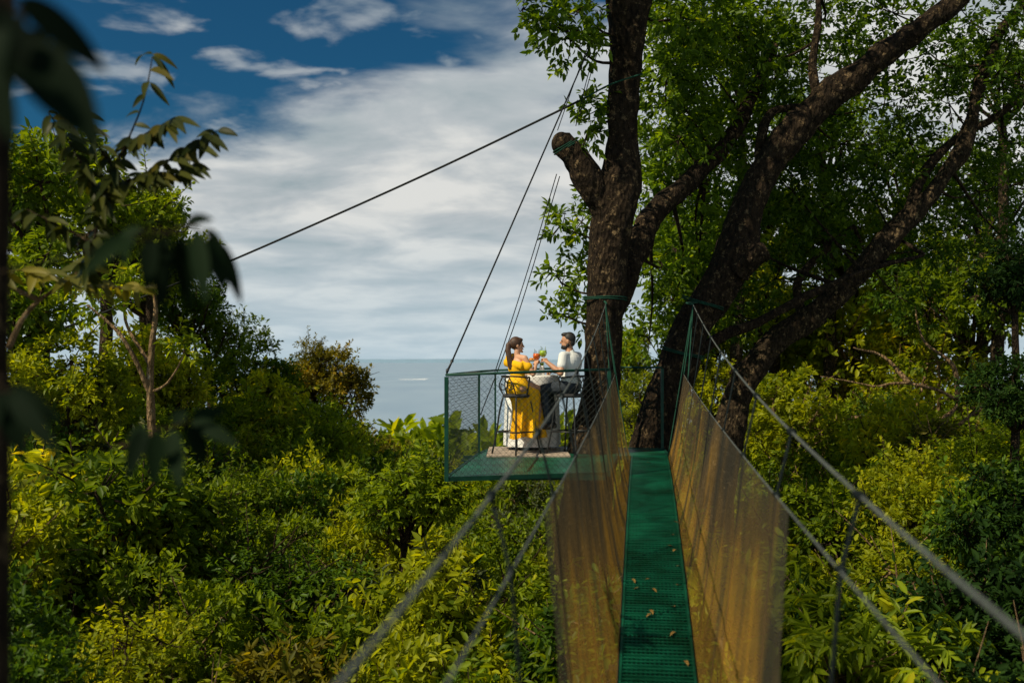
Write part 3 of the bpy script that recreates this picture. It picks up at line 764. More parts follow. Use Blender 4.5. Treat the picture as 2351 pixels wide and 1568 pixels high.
big_tree('rainforest_tree', 'thick dark tree trunk rising beside the man with a short broken off limb', [
    ('trunk', pA, [90, 70, 60, 52, 46, 44, 45, 50, 50, 36, 33, 40, 42, 30]),
    ('limb', [(1415, 540, 14), (1385, 470, 13.95), (1345, 410, 13.85), (1305, 350, 13.8), (1288, 322, 13.76), (1280, 308, 13.75), (1277, 302, 13.75)], [42, 38, 32, 28, 26, 17, 3]),
    ('limb', [(1440, 120, 14), (1425, 20, 13.9), (1400, -120, 13.6), (1340, -350, 13.2)], [34, 32, 28, 20]),
    ('limb', [(1400, 720, 14.1), (1445, 610, 14.5), (1490, 510, 15), (1560, 430, 15.5), (1640, 365, 16), (1720, 240, 16.5), (1780, 100, 17)], [32, 28, 27, 23, 19, 14, 10])],
    [(1560, 40, 15, 115), (1530, 190, 15.5, 95), (1620, 150, 16, 115), (1560, 320, 16, 100), (1650, 290, 17, 115), (1530, 440, 16.2, 75), (1600, 540, 17, 100), (1520, 600, 16, 70),
     (1545, 690, 17, 80), (1490, 780, 17, 60), (1680, 60, 16, 100), (1310, 90, 13.4, 70), (1240, 45, 13.2, 55), (1200, 20, 13.2, 30), (1330, 20, 13.3, 50), (1350, 300, 13.9, 42), (1375, 250, 14.3, 40),
     (1335, 510, 14.6, 50), (1285, 520, 14.5, 36), (1290, 650, 14.5, 46), (1340, 620, 14.7, 48), (1285, 720, 14.5, 30), (1600, 640, 17.5, 90), (1345, 720, 15, 40)],
    M['leaf_canopy'], M['bark_dark'], 320, .125, .057, base=(P(1335, 828, 14).x, 14, -10.5), gap=.25,
    shade_lobes=[(-1.2, 11.5, 7.2, 1.2), (.2, 10.8, 7.0, 1.2), (1.4, 11.8, 7.4, 1.3), (-.4, 12.6, 7.6, 1.1), (-1.8, 10.2, 7.5, 1.1), (1.2, 9.6, 7.2, 1.2)])  # unseen lobes overhead, placed to shadow the trunks and spare the couple
pB = [(1440, 1700, 15.2), (1465, 1350, 15.2), (1480, 1150, 15.2), (1500, 1020, 15.2), (1545, 870, 15.2), (1592, 750, 15.2), (1645, 660, 15.2), (1692, 570, 15.2), (1715, 480, 15.2), (1750, 400, 15.2), (1805, 320, 15.2), (1875, 250, 15.2), (1955, 180, 15.2), (2050, 110, 15.1), (2150, 45, 15), (2230, -30, 15), (2330, -150, 15)]
big_tree('rainforest_tree', 'leaning dark tree with a broken knot, growing behind the end of the footbridge', [
    ('trunk', pB, [90, 74, 62, 52, 44, 41, 44, 47, 38, 33, 36, 34, 32, 28, 24, 21, 18]),
    ('limb', [(1690, 620, 15.1), (1725, 592, 15.0), (1758, 575, 14.95)], [38, 30, 20]),
    ('limb', [(1600, 810, 15.3), (1660, 770, 15.6), (1740, 740, 15.8), (1850, 680, 16), (1980, 625, 16.3), (2120, 585, 16.6)], [14, 14, 12, 10, 7, 4]),
    ('limb', [(1750, 410, 15.2), (1745, 330, 15.4), (1770, 260, 15.7), (1830, 245, 16)], [14, 12, 10, 6]),
    ('limb', [(1880, 250, 15.2), (1865, 150, 15.3), (1880, 40, 15.4), (1870, -80, 15.5)], [13, 10, 8, 6])],
    [(1760, 120, 16, 110), (1880, 50, 17, 120), (1720, 380, 17.5, 100), (1820, 440, 17.5, 110), (1930, 330, 17, 115), (2000, 430, 18, 110), (1890, 550, 18, 100), (1780, 640, 18, 80), (2030, 240, 17, 95),
     (1690, 720, 18, 80), (2050, 30, 16, 105), (1960, 150, 18, 90), (1800, 250, 17, 90), (1680, 500, 18, 80)],
    M['leaf_canopy'], M['bark_dark'], 280, .11, .052, base=(P(1460, 828, 15.2).x, 15.2, -10.5), gap=.30, shade_lobes=[(3.6, 12.5, 7.5, 1.4), (4.8, 11, 7.5, 1.4)])
pC = [(1600, 1500, 17), (1640, 1200, 17), (1668, 1020, 17), (1700, 900, 17), (1765, 800, 17), (1850, 735, 17), (1930, 670, 17), (2005, 590, 17), (2080, 510, 17), (2150, 430, 17), (2210, 340, 17), (2242, 230, 17), (2275, 120, 17), (2351, 0, 17)]
big_tree('rainforest_tree', 'long curved tree sweeping up to the right behind the leaning trunk', [
    ('trunk', pC, [54, 44, 36, 30, 28, 27, 26, 25, 22, 19, 17, 14, 12, 8]),
    ('limb', [(2080, 515, 17), (2110, 420, 17.2), (2180, 330, 17.4), (2300, 260, 17.5), (2420, 150, 17.5)], [14, 12, 10, 8, 6]),
    ('limb', [(1850, 740, 17), (1830, 650, 17.4), (1900, 570, 17.8), (1960, 520, 18)], [12, 10, 8, 5])],
    [(2090, 330, 18, 85), (2180, 240, 18, 95), (2290, 170, 17, 105), (2330, 330, 18, 95), (2250, 440, 18, 95), (2150, 570, 19, 85), (2320, 560, 18, 85), (2230, 50, 17, 105), (2350, 20, 17, 100), (2060, 680, 20, 80), (2130, 120, 17, 80)],
    M['leaf_dark'], M['bark_mid'], 250, base=(P(1600, 828, 17).x, 17, -10.5), gap=.33, L=.105, W=.05)

# ------------------------------------------------------------------ distinct trees, left
tpx(5, 90, 430, 19, 215, 'leaf_mid', 'broadleaf_tree', 'tall green tree with yellowish leaves at the upper left edge')
tpx(2, 240, 500, 22, 190, 'leaf_mid', 'broadleaf_tree', 'dense green tree behind the upper leafy branch at the left')
tpx(0, 60, 690, 17, 210, 'leaf_mid', 'broadleaf_tree', 'shaded green tree at the left edge under the tallest one')
tpx(2, 330, 610, 25, 155, 'leaf_mid', 'broadleaf_tree', 'green tree behind the upper fork of the pale trunk')
tpx(0, 345, 490, 24, 90, 'leaf_dark', 'broadleaf_tree', 'dark crown highest against the sky right of the leafy branch')
tpx(2, 430, 700, 27, 120, 'leaf_dark', 'broadleaf_tree', 'dark green crown standing above the loose tree right of the pale trunk')
tpx(4, 480, 780, 28, 120, 'leaf_mid', 'broadleaf_tree', 'loose green tree right of the pale forked trunk')
tpx(2, 570, 880, 26, 130, 'leaf_mid', 'broadleaf_tree', 'rounded mid green tree between the loose green tree and the brownish crown')
tpx(0, 330, 860, 22, 155, 'leaf_yellow', 'broadleaf_tree', 'rounded yellow green tree around the fork of the pale trunk')
tpx(1, 620, 960, 25, 130, 'leaf_yellow', 'broadleaf_tree', 'yellow green large leaved tree under the rounded mid green crown')
tpx(2, 750, 890, 31, 120, 'leaf_olive', 'broadleaf_tree', 'rounded brownish green crown standing against the sea', bark='bark_dark')
tpx(4, 720, 840, 31, 85, 'leaf_olive', 'broadleaf_tree', 'small sparse brown crown poking above the trees by the sea', bark='bark_dark')
tpx(2, 730, 1020, 24, 130, 'leaf_mid', 'broadleaf_tree', 'green tree below the brownish crown near the sea')
tpx(5, 470, 970, 23, 140, 'leaf_mid', 'broadleaf_tree', 'green flat topped tree right of the pale trunk at mid height')
tpx(0, 200, 1010, 19, 190, 'leaf_mid', 'broadleaf_tree', 'wide green crown filling the slope left of the pale trunk base')
tpx(2, 400, 1080, 20, 170, 'leaf_mid', 'broadleaf_tree', 'wide green crown filling the slope right of the pale trunk base')
tpx(1, 930, 1150, 12.6, 150, 'leaf_mid', 'broadleaf_tree', 'leafy treetop reaching up left of the platform corner', bark='bark_dark', sz=.8)
tpx(2, 130, 900, 16, 190, 'leaf_yellow', 'broadleaf_tree', 'sunlit yellow green tree left of the pale trunk')
# right
tpx(2, 1960, 760, 27, 240, 'leaf_yellow', 'broadleaf_tree', 'large sunlit yellow green tree behind the curved trunk', bark='bark_pale')
bt = tpx(4, 2120, 900, 24, 200, 'leaf_yellow', 'broadleaf_tree', 'pale branched yellowish tree at the right behind the dark crowns', bark='bark_pale')
for pts in ([(2140, 1060), (2110, 1000), (2200, 925), (2090, 880), (2000, 886), (1885, 862)], [(2110, 1000), (2040, 965), (1960, 960), (1860, 985), (1800, 1000)], [(2200, 925), (2190, 840), (2120, 780), (2100, 700)], [(2090, 880), (2030, 820), (1960, 800)], [(2110, 1000), (2180, 985), (2260, 930), (2320, 850)]):
    q = [P(a, b_, 20.8+.3*math.sin(a)) for a, b_ in pts]
    o = MB().tube(q, [.060-.048*i/(len(q)-1) for i in range(len(q))], 7, 6).disp(.04, 3).build('limb', M['bark_pale'], bt); o.matrix_parent_inverse = Matrix.Translation(-bt.location)
tpx(0, 1800, 960, 21, 150, 'leaf_yellow', 'broadleaf_tree', 'bright leafy tree right of the footbridge entrance', bark='bark_pale')
tpx(2, 2230, 680, 23, 190, 'leaf_mid', 'broadleaf_tree', 'green tree under the far end of the curved limb')
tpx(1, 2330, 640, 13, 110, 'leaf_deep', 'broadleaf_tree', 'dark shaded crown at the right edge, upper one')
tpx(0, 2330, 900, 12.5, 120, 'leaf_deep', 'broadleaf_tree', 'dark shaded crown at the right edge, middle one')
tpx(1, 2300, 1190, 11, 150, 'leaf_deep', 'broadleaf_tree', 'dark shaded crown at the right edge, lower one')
tpx(2, 1640, 880, 24, 130, 'leaf_yellow', 'broadleaf_tree', 'yellow green tree seen between the leaning and curved trunks')
tpx(0, 1480, 940, 22, 120, 'leaf_yellow', 'broadleaf_tree', 'bright tree seen through the gap between the two nearest trunks')
tpx(2, 1980, 1040, 23, 160, 'leaf_mid', 'broadleaf_tree', 'sunlit green crown below the bare pale limbs', bark='bark_pale')
BT = [(2, 1560, 560, 25, 150, 'leaf_canopy'), (0, 1600, 750, 24, 140, 'leaf_mid'), (4, 1620, 350, 24, 160, 'leaf_canopy'), (4, 1700, 160, 23, 150, 'leaf_canopy'), (2, 1780, 500, 26, 160, 'leaf_mid'),
      (2, 1960, 540, 26, 150, 'leaf_mid'), (4, 2080, 400, 25, 150, 'leaf_canopy'), (2, 2130, 620, 26, 150, 'leaf_yellow'), (4, 2260, 460, 24, 160, 'leaf_canopy'), (4, 2300, 180, 22, 140, 'leaf_canopy'), (0, 1740, 660, 25, 150, 'leaf_yellow'), (4, 1560, 90, 22, 120, 'leaf_canopy'),
      (2, 1800, 800, 27, 150, 'leaf_yellow'), (0, 1450, 820, 26, 90, 'leaf_mid'), (4, 1900, 300, 25, 150, 'leaf_canopy')]
for a in BT:
    tpx(*a, 'broadleaf_tree', 'one of the tall leafy trees filling the background behind the big trunks', 'tree', 'background trees behind the big trunks', 'bark_mid')

# pale forked tree
D0 = 14.5
pf = empty('pale_forked_tree', (P(385, 828, D0).x, D0, -10.5), 0, 'slender pale tree with a forked bare trunk at the left', 'tree')
b = MB()
b.tube([P(385, 2300, D0), P(375, 1500, D0), P(368, 1200, D0), P(352, 1030, D0), P(345, 900, D0), P(348, 800, D0), P(357, 715, D0), P(350, 640, D0)], [.10, .085, .075, .062, .055, .045, .036, .02], 10, 5)
b.tube([P(345, 905, D0), P(318, 840, D0-.1), P(285, 780, D0-.2), P(252, 742, D0-.2), P(200, 700, D0-.3)], [.045, .036, .03, .024, .012], 8, 4)
b.tube([P(347, 840, D0), P(315, 790, D0+.1), P(288, 735, D0+.2), P(285, 660, D0+.2)], [.032, .028, .022, .01], 8, 4)
b.tube([P(346, 900, D0), P(385, 880, D0-.1), P(420, 820, D0-.2)], [.024, .018, .01], 6, 4)
b.disp(.012, 6); o = b.build('trunk', M['bark_pale'], pf); o.matrix_parent_inverse = Matrix.Translation(-pf.location)
lb = [(*P(a, b_, D0), c/F*D0) for a, b_, c in [(200, 690, 50), (290, 650, 50), (350, 620, 45), (430, 800, 36), (245, 715, 30)]]
c, dd = lobe_clumps(lb, 240, .6, .2, .3)
o = link('crown', leaf_mesh('crown', [leaf_arr(c, dd, 9, .2, .13, .05, .3)], M['leaf_mid']), pf); o.matrix_parent_inverse = Matrix.Translation(-pf.location)

# ------------------------------------------------------------------ canopy below
def canopy(x0f, x1f, y0, y1, sp, side, names):
    y = y0
    while y < y1:
        s = sp*(1+.02*(y-6)); x = x0f(y)+random.uniform(0, s)
        while x < x1f(y):
            X = x+random.uniform(-.35, .35)*s; Y = y+random.uniform(-.4, .4)*s; r_ = random.uniform(.85, 1.5)*(1+.02*(Y-6))
            if side < 0: top = -2.7+1.6*max(0, min(1, (-X-1.5)/4))+random.uniform(-.6, .45)
            else: top = -2.5+1.6*max(0, min(1, (X-3.0)/4))+random.uniform(-.5, .4)
            if Y > 15: top = min(top, -1.9+1.7*max(0, min(1, (-X-4)/5)) if side < 0 else -.8)
            dx = abs(X-cx(Y))
            if dx < r_+.55 and Y < 14: top = min(top, zd(Y)-.6)
            if -1.2 < X < 2.6 and 10 < Y < 16: top = min(top, ZF-.8)
            pi = random.choice([0, 1, 2, 3, 4, 5, 2] if Y < 14 else [0, 2, 2, 4, 5])
            w_ = random.random()
            if side < 0: mk = 'leaf_yellow' if w_ < .30 else 'leaf_mid' if w_ < .70 else 'leaf_dark' if w_ < .85 else 'leaf_olive' if w_ < .93 else 'leaf_grey'
            else: mk = 'leaf_yellow' if w_ < .30 else 'leaf_mid' if w_ < .72 else 'leaf_dark' if w_ < .92 else 'leaf_olive'
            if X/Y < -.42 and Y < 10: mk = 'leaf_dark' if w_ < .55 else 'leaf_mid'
            if X/Y > .42 and Y < 11: mk = 'leaf_deep' if w_ < .35 else 'leaf_dark'  # towards the right edge shade is put into darker leaf colours
            near = 'near' if Y < 11 else 'mid' if Y < 19 else 'far'
            lab, grp = names[near]
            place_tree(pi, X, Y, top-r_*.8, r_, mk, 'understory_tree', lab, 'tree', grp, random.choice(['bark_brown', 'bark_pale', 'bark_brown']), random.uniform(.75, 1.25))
            x += s
        y += s*.92
canopy(lambda y: -.53*y-1.2, lambda y: min(.131*y-.2, .9+.02*y), 6.3, 31, 1.5, -1, {
    'near': ('leafy understory tree in the nearest canopy below and left of the footbridge', 'nearest understory trees left of the footbridge'),
    'mid': ('understory tree in the canopy around and below the viewing platform', 'understory trees around the viewing platform'),
    'far': ('understory tree on the slope between the platform and the sea', 'understory trees on the slope towards the sea')})
canopy(lambda y: .131*y+.2, lambda y: .53*y+1.2, 6.3, 31, 1.55, 1, {
    'near': ('leafy understory tree in the nearest canopy right of the footbridge', 'nearest understory trees right of the footbridge'),
    'mid': ('understory tree below the curved trunk right of the footbridge', 'understory trees below the curved trunk'),
    'far': ('understory tree far back on the right behind the curved trunk', 'far understory trees on the right')})
n = 12000
X = RS.uniform(-20, 22, n); Y = RS.uniform(3.5, 38, n); Z = -4.4+RS.uniform(-.8, .8, n)+.5*np.sin(X*.9)*np.cos(Y*.7)
Z = np.where(Y < 8, Z-.9, Z)
o = link('undergrowth', leaf_mesh('undergrowth', [leaf_arr(np.stack([X, Y, Z], 1), RS.randn(n, 3)*.5+np.array([0, 0, 1]), 8, .4, .25, .095, .2)], M['leaf_mid'])); tag(o, 'dense low undergrowth seen between the understory trees', 'undergrowth', kind='stuff')
n = 9000
Y = 33+RS.rand(n)**1.5*150; X = RS.uniform(-.62, .62, n)*Y; Z = -.088*Y-1.2*RS.rand(n)+.9*np.sin(X*.55)*np.cos(Y*.4)-.4
o = link('distant_forest', leaf_mesh('distant_forest', [leaf_arr(np.stack([X, Y, Z], 1), RS.randn(n, 3)*.6+np.array([0, 0, 1]), 8, 1.0, .75, .34, .1)], M['leaf_mid'])); tag(o, 'distant forest canopy running down to the sea', 'forest', kind='stuff')

# ------------------------------------------------------------------ foreground branches
def branch(label, stem_px, rad, leaves, mat, bark='bark_dark', name='leafy_branch', lo=.3, hi=.9):
    root = empty(name, P(*stem_px[0][0]), 0, label, 'branch')
    b = MB()
    for pts in stem_px: b.tube([P(*p) for p in pts], [rad*(1-.7*i/(len(pts)-1)) for i in range(len(pts))], 7, 5)
    o = b.build('stem', M[bark], root); o.matrix_parent_inverse = Matrix.Translation(-root.location)
    b = MB()
    for (x0, y0, x1, y1, d, w, dr) in leaves:
        p0, p1 = P(x0, y0, d), P(x1, y1, d*random.uniform(.95, 1.04)); L = (p1-p0).length
        b.leaf(p0, p1-p0+Vector((0, 0, dr*.4*L)), (random.uniform(-.4, .4), -.9, .5), L, w/F*d, dr, nseg=8, tint=random.uniform(lo, hi))
    o = b.build('leaves', M[mat], root); o.matrix_parent_inverse = Matrix.Translation(-root.location)
    return root
branch('very blurred dark leaves hanging in the upper left corner', [[(-60, -60, 1.1), (40, 20, 1.1), (60, 90, 1.1)]], .005,
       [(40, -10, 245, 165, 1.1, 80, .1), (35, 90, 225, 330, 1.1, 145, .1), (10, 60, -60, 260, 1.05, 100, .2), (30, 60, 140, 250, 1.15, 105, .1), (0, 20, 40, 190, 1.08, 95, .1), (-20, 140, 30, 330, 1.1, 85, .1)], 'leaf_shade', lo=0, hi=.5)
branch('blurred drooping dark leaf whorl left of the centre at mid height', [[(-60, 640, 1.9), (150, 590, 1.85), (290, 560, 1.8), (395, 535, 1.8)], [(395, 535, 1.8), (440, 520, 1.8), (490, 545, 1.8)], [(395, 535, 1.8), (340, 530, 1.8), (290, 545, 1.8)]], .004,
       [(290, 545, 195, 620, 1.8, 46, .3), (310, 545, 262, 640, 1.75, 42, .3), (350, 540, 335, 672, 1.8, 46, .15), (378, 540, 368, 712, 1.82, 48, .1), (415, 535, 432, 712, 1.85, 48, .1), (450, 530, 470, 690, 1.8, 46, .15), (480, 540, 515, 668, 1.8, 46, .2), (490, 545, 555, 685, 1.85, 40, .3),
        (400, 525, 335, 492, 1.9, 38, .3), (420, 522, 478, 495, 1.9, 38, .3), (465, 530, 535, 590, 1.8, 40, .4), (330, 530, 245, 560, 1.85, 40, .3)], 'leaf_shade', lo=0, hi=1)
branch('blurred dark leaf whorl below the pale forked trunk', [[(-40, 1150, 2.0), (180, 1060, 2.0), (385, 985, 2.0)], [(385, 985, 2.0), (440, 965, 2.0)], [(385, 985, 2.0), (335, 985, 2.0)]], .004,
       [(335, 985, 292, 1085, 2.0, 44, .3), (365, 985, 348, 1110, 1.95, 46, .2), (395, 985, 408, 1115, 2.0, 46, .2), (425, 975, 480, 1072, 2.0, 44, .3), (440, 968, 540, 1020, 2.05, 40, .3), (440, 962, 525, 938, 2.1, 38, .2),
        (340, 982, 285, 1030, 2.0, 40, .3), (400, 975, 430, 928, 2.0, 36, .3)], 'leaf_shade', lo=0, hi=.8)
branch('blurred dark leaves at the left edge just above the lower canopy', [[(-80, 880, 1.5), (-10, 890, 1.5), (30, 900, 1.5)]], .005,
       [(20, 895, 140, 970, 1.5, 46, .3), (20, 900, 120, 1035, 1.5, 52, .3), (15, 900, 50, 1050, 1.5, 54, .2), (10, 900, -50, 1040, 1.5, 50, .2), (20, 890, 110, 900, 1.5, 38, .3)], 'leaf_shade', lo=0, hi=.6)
lv = []
def along(pts, n, ln, w, d, spread=1.0):
    q = catmull([Vector((a, b_, 0)) for a, b_ in pts], 8)
    for k in range(n):
        t = k/(n-1); p = q[min(len(q)-1, int(t*(len(q)-1)))]; a = random.uniform(-1.5, 1.5)*spread
        dx = math.sin(a)*ln; dy = math.cos(a)*ln*random.uniform(.5, 1.0)
        if t > .85: dx *= 1.2
        lv.append((p.x, p.y, p.x+dx*random.uniform(.7, 1.1), p.y+dy, d, w*random.uniform(.8, 1.2), .3))
s1 = [(195, 640), (215, 560), (235, 455), (290, 330), (330, 230), (350, 130)]
s2 = [(240, 440), (330, 400), (420, 350), (500, 300)]
s3 = [(235, 460), (200, 400), (160, 330), (110, 260)]
s4 = [(290, 330), (350, 300), (400, 270)]
s5 = [(215, 560), (140, 520), (60, 480)]
s6 = [(330, 400), (390, 400), (440, 380)]
s7 = [(262, 385), (215, 320), (190, 260)]
along(s1[3:], 8, 42, 15, 5.2); along(s2, 60, 50, 19, 5.2); along(s3, 44, 50, 19, 5.2); along(s4, 32, 46, 18, 5.2); along(s1[:4], 46, 50, 19, 5.2); along(s5, 28, 50, 19, 5.2); along(s6, 34, 46, 18, 5.2); along(s7, 26, 46, 18, 5.2)
lv += [(350, 125, 295, 130, 5.2, 18, .5), (350, 125, 405, 150, 5.2, 16, .5), (355, 130, 400, 200, 5.2, 16, .3), (345, 190, 385, 240, 5.2, 15, .2)]
branch('sharp leafy branch reaching up against the blue sky at the left', [[(a, b_, 5.2) for a, b_ in s] for s in (s1, s2, s3, s4, s5, s6, s7)], .009, lv, 'leaf_near', 'bark_dark', lo=.1, hi=.85)
lv = []
along([(-20, 640), (60, 620), (150, 640), (210, 600)], 34, 56, 20, 5.5, 1.2); along([(160, 640), (240, 660), (330, 660)], 22, 48, 17, 5.5, 1.2)
branch('pinkish forked branch with yellow green leaves at the left edge', [[(20, 800, 5.6), (50, 735, 5.6), (90, 690, 5.6), (160, 640, 5.6), (215, 590, 5.6)], [(90, 690, 5.6), (-10, 640, 5.6)], [(160, 640, 5.6), (240, 660, 5.6), (330, 660, 5.6)]], .018, lv, 'leaf_olive', 'bark_pale')
ft = empty('slim_tree', (P(-6, 828, 1.9).x, 1.9, -10.5), 0, 'dark out of focus trunk cut by the left edge of the picture', 'tree')
b = MB().tube([P(-16, 8000, 1.9), P(-8, 1568, 1.9), P(-6, 800, 1.9), P(-8, 0, 1.9), P(10, -500, 1.9)], [.035, .024, .020, .030, .028], 12, 5)
o = b.build('trunk', M['bark_dark'], ft); o.matrix_parent_inverse = Matrix.Translation(-ft.location)
b = MB()
for k in range(16):
    a = random.uniform(0, 6.28); b.leaf(P(0, -400-20*k, 1.9), (math.cos(a), math.sin(a), .1), UP, .16, .045, .4)
o = b.build('leaves', M['leaf_deep'], ft); o.matrix_parent_inverse = Matrix.Translation(-ft.location)

# ------------------------------------------------------------------ cables and ropes
def cable(name, label, pts, r_, mat, cat='cable', group=None, turn=None):
    root = empty(name, pts[0], 0, label, cat, group); b = MB().tube(pts, r_, 7, 6)
    o = b.build('strand', M[mat], root); o.matrix_parent_inverse = Matrix.Translation(-root.location)
    if turn:
        a, c = turn; u = (c-a); m = MB(); m.tube([a, a+u*.15, a+u*.3, a+u*.7, a+u*.85, c], [.008, .02, .010, .010, .02, .008], 8)
        o = m.build('turnbuckle', M['black_metal'], root); o.matrix_parent_inverse = Matrix.Translation(-root.location)
    return root
a, c = P(1345, 225, 13.6), P(150, 752, 15.5); mid = a.lerp(c, .5)-Vector((0, 0, .10))
cable('guy_cable', 'long black cable stretched from the big trunk down to the left trees', [a, a.lerp(c, .25)-Vector((0, 0, .08)), mid, a.lerp(c, .75)-Vector((0, 0, .08)), c], .016, 'black_rope')
a, c = Vector((*NL, zr(*NL)+.03)), P(1375, 60, 13.6)
cable('support_cable', 'black stay cable from the platform corner post up to the big trunk', [a, a.lerp(c, .5), c], .010, 'black_rope', turn=(a.lerp(c, .0)+Vector((0, 0, .02)), a.lerp(c, .035)))
cable('support_cable', 'inner stay cable from behind the woman to the broken off limb', [Vector((-.25, 14.9, zr(0, 0))), P(1215, 610, 14.3), P(1278, 400, 13.75)], .007, 'black_rope')
cable('support_cable', 'innermost stay cable ending at the broken off limb', [Vector((-.44, 13.9, zr(0, 0)-.6)), P(1190, 720, 13.9), P(1285, 405, 13.75)], .007, 'black_rope')
for k, (x0, y0, x1, y1) in enumerate([(1280, 300, 1385, 20), (1322, 290, 1375, 90), (1330, 270, 1392, 60)]):
    cable('thin_rope', ['thin dark rope from the limb stub up along the trunk', 'thin dark rope crossing the leaves beside the upper trunk', 'short dark rope hanging closest to the upper trunk'][k], [P(x0, y0, 13.6), P((x0+x1)/2-3, (y0+y1)/2, 13.5), P(x1, y1, 13.6)], .006, 'black_rope', 'rope')
def loop(label, c, r1, tilt, ax=(0, 0, 1), mat='green_rope', th=.010):
    b = MB(); q = Vector(ax).normalized().to_track_quat('Z', 'Y')
    pts = []
    for k in range(51):
        pts.append(c+q @ Vector((r1*math.cos(k*.2618), r1*math.sin(k*.2618), k*.0012+.012*math.sin(k*.5))))
    b.tube(pts, th, 7)
    o = b.build('rope_loop', M[mat]); tag(o, label, 'rope')
loop('green rope looped around the big trunk at the left handrail', P(1388, 690, 14), .310, 0, (.05, -.05, 1))
loop('green rope looped around the leaning trunk at the right handrail', P(1612, 700, 15.2), .33, 0, (.35, -.1, 1))
loop('green rope looped low around the leaning trunk', P(1565, 812, 15.2), .34, 0, (.3, -.12, 1))
loop('dark green strap wrapped around the end of the broken off limb', P(1302, 345, 13.78), .185, 0, (-.35, 0, .7), th=.008)
cable('anchor_rope', 'green rope from the black cable to the upper trunk', [P(1345, 225, 13.6), P(1400, 195, 13.55), P(1475, 170, 13.65)], .012, 'green_rope', 'rope')
hl = Vector((cx(13.45)-.59, 13.45, zt(13.45))); hr = Vector((cx(13.45)+.59, 13.45, zt(13.45)))
cable('anchor_rope', 'green rope tying the left handrail cable to the trunk', [hl, hl+Vector((.02, .1, .02)), P(1388, 692, 13.68)], .014, 'green_rope', 'rope')
cable('anchor_rope', 'rope tying the right handrail cable to the leaning trunk', [hr, hr+Vector((.0, .5, .05)), P(1600, 695, 14.85)], .014, 'green_rope', 'rope')
k = 0
for p0, tg in ((hl, [(cx(13.3)-.46, 13.3, zm(13.3)), (cx(13.1)-.25, 13.35, zd(13.1)), (NR[0]+.15, 13.0, -.15)]), (hr, [(cx(13.3)+.46, 13.3, zm(13.3)), (cx(13.2)+.26, 13.3, zd(13.2)), (cx(12.5)+.48, 12.5, zm(12.5))])):
    for t in tg:
        sd = 'left' if p0 is hl else 'right'
        cable('tie_rope', ['green tie rope dropping from the %s handrail anchor to the netting' % sd, 'green tie rope dropping from the %s handrail anchor to the deck' % sd, 'slanting green tie rope below the %s handrail anchor' % sd][k % 3], [p0, (p0+Vector(t))/2+Vector((0, 0, -.01)), Vector(t)], .008, 'green_rope', 'rope'); k += 1

# ------------------------------------------------------------------ sky, sun, camera
SUN = Vector((-.58, -.38, .72)).normalized()
wd_ = bpy.data.worlds.new('World'); SC.world = wd_; wd_.use_nodes = True; nt = wd_.node_tree
bg = nt.nodes['Background']
sky = nt.nodes.new('ShaderNodeTexSky'); sky.sky_type = 'NISHITA'; sky.sun_disc = False
sky.sun_elevation = math.asin(SUN.z); sky.sun_rotation = math.atan2(SUN.x, SUN.y)
def mth(op, a, b_=None, c=None, clamp=False):
    n = nt.nodes.new('ShaderNodeMath'); n.operation = op; n.use_clamp = clamp
    for i, v in enumerate((a, b_, c)):
        if v is None: continue
        if isinstance(v, (int, float)): n.inputs[i].default_value = v
        else: nt.links.new(v, n.inputs[i])
    return n.outputs[0]
def mrange(v, a, b_, c=0, d=1, smooth=True):
    n = nt.nodes.new('ShaderNodeMapRange'); n.interpolation_type = 'SMOOTHSTEP' if smooth else 'LINEAR'
    for k_, q in zip(('From Min', 'From Max', 'To Min', 'To Max'), (a, b_, c, d)): n.inputs[k_].default_value = q
    nt.links.new(v, n.inputs['Value']); return n.outputs[0]
tc = nt.nodes.new('ShaderNodeTexCoord'); sp = nt.nodes.new('ShaderNodeSeparateXYZ'); nt.links.new(tc.outputs['Generated'], sp.inputs[0])
x, y, z = sp.outputs
zz = mth('ADD', mth('MAXIMUM', z, 0), .16)
cb = nt.nodes.new('ShaderNodeCombineXYZ'); nt.links.new(mth('MULTIPLY', mth('DIVIDE', x, zz), .85), cb.inputs[0]); nt.links.new(mth('DIVIDE', y, zz), cb.inputs[1])
rotm = nt.nodes.new('ShaderNodeMapping'); rotm.inputs['Rotation'].default_value = (0, 0, .10); nt.links.new(cb.outputs[0], rotm.inputs[0])
def nz(scale, det, rough, dist, loc):
    n = nt.nodes.new('ShaderNodeTexNoise'); n.inputs['Scale'].default_value = scale; n.inputs['Detail'].default_value = det; n.inputs['Roughness'].default_value = rough; n.inputs['Distortion'].default_value = dist
    m_ = nt.nodes.new('ShaderNodeMapping'); m_.inputs['Location'].default_value = loc; nt.links.new(rotm.outputs[0], m_.inputs[0]); nt.links.new(m_.outputs[0], n.inputs['Vector']); return n.outputs['Fac']
n1 = nz(2.2, 9, .54, .3, (0, 0, 0)); n2 = nz(2.6, 8, .55, .3, (4.3, 1.7, 2)); n3 = nz(6.5, 8, .52, .2, (1.3, 7.7, 4))
mm = mth('SUBTRACT', mth('SUBTRACT', z, mth('MULTIPLY', x, .3)), mth('MULTIPLY', y, .335))
mm = mth('ADD', mm, mth('MULTIPLY', mth('MINIMUM', y, 0), .9))  # extra cloud behind the camera, added for fill light
bias = mth('MINIMUM', mth('MAXIMUM', mth('MULTIPLY', mm, -3.0), -.24), .32)
den = mrange(mth('ADD', n1, bias), .39, .67)
puff = mth('MULTIPLY', mrange(n3, .52, .72), .6)
den = mth('MAXIMUM', den, puff)
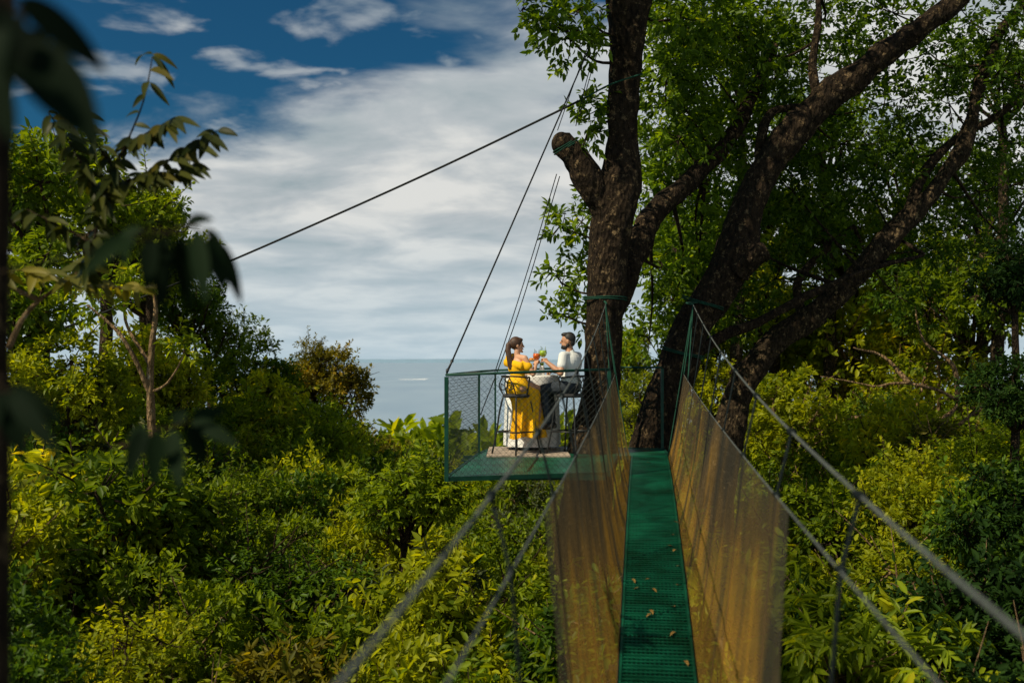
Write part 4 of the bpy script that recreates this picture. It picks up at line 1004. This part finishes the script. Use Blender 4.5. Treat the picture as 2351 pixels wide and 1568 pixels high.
cr = ramp(nt, [(.30, (.33, .40, .43)), (.46, (.48, .52, .54)), (.62, (.72, .725, .70))]); nt.links.new(n2, cr.inputs['Fac'])
m1 = nt.nodes.new('ShaderNodeMix'); m1.data_type = 'RGBA'; m1.blend_type = 'MULTIPLY'; m1.inputs[0].default_value = 1; m1.inputs[7].default_value = (.11, .44, .62, 1)
sc_ = nt.nodes.new('ShaderNodeMix'); sc_.data_type = 'RGBA'; sc_.blend_type = 'MULTIPLY'; sc_.inputs[0].default_value = 1; sc_.inputs[7].default_value = (.07, .07, .07, 1)
nt.links.new(sky.outputs[0], sc_.inputs[6]); nt.links.new(sc_.outputs[2], m1.inputs[6])
m2 = nt.nodes.new('ShaderNodeMix'); m2.data_type = 'RGBA'; nt.links.new(den, m2.inputs[0]); nt.links.new(m1.outputs[2], m2.inputs[6]); nt.links.new(cr.outputs['Color'], m2.inputs[7])
hzf = mrange(z, 0, .15, .75, 0, False)
m3 = nt.nodes.new('ShaderNodeMix'); m3.data_type = 'RGBA'; nt.links.new(hzf, m3.inputs[0]); nt.links.new(m2.outputs[2], m3.inputs[6]); m3.inputs[7].default_value = (.47, .61, .69, 1)
nt.links.new(m3.outputs[2], bg.inputs['Color']); bg.inputs['Strength'].default_value = 1.0
sl = bpy.data.lights.new('sun', 'SUN'); sl.energy = 5.0; sl.angle = math.radians(.5); sl.color = (1, .88, .64)
so = bpy.data.objects.new('sun', sl); COL.objects.link(so); so.rotation_euler = SUN.to_track_quat('Z', 'Y').to_euler()
cam = bpy.data.cameras.new('camera'); co = bpy.data.objects.new('camera', cam); COL.objects.link(co); SC.camera = co
co.location = (0, 0, 0); co.rotation_euler = (math.radians(90), 0, 0); cam.lens = 35.0; cam.sensor_width = 36; cam.shift_y = 44/2351
cam.clip_start = .05; cam.clip_end = 300000
cam.dof.use_dof = True; cam.dof.focus_distance = 13.6; cam.dof.aperture_fstop = 1.7
SC.view_settings.view_transform = 'Standard'; SC.view_settings.look = 'None'; SC.view_settings.exposure = 0
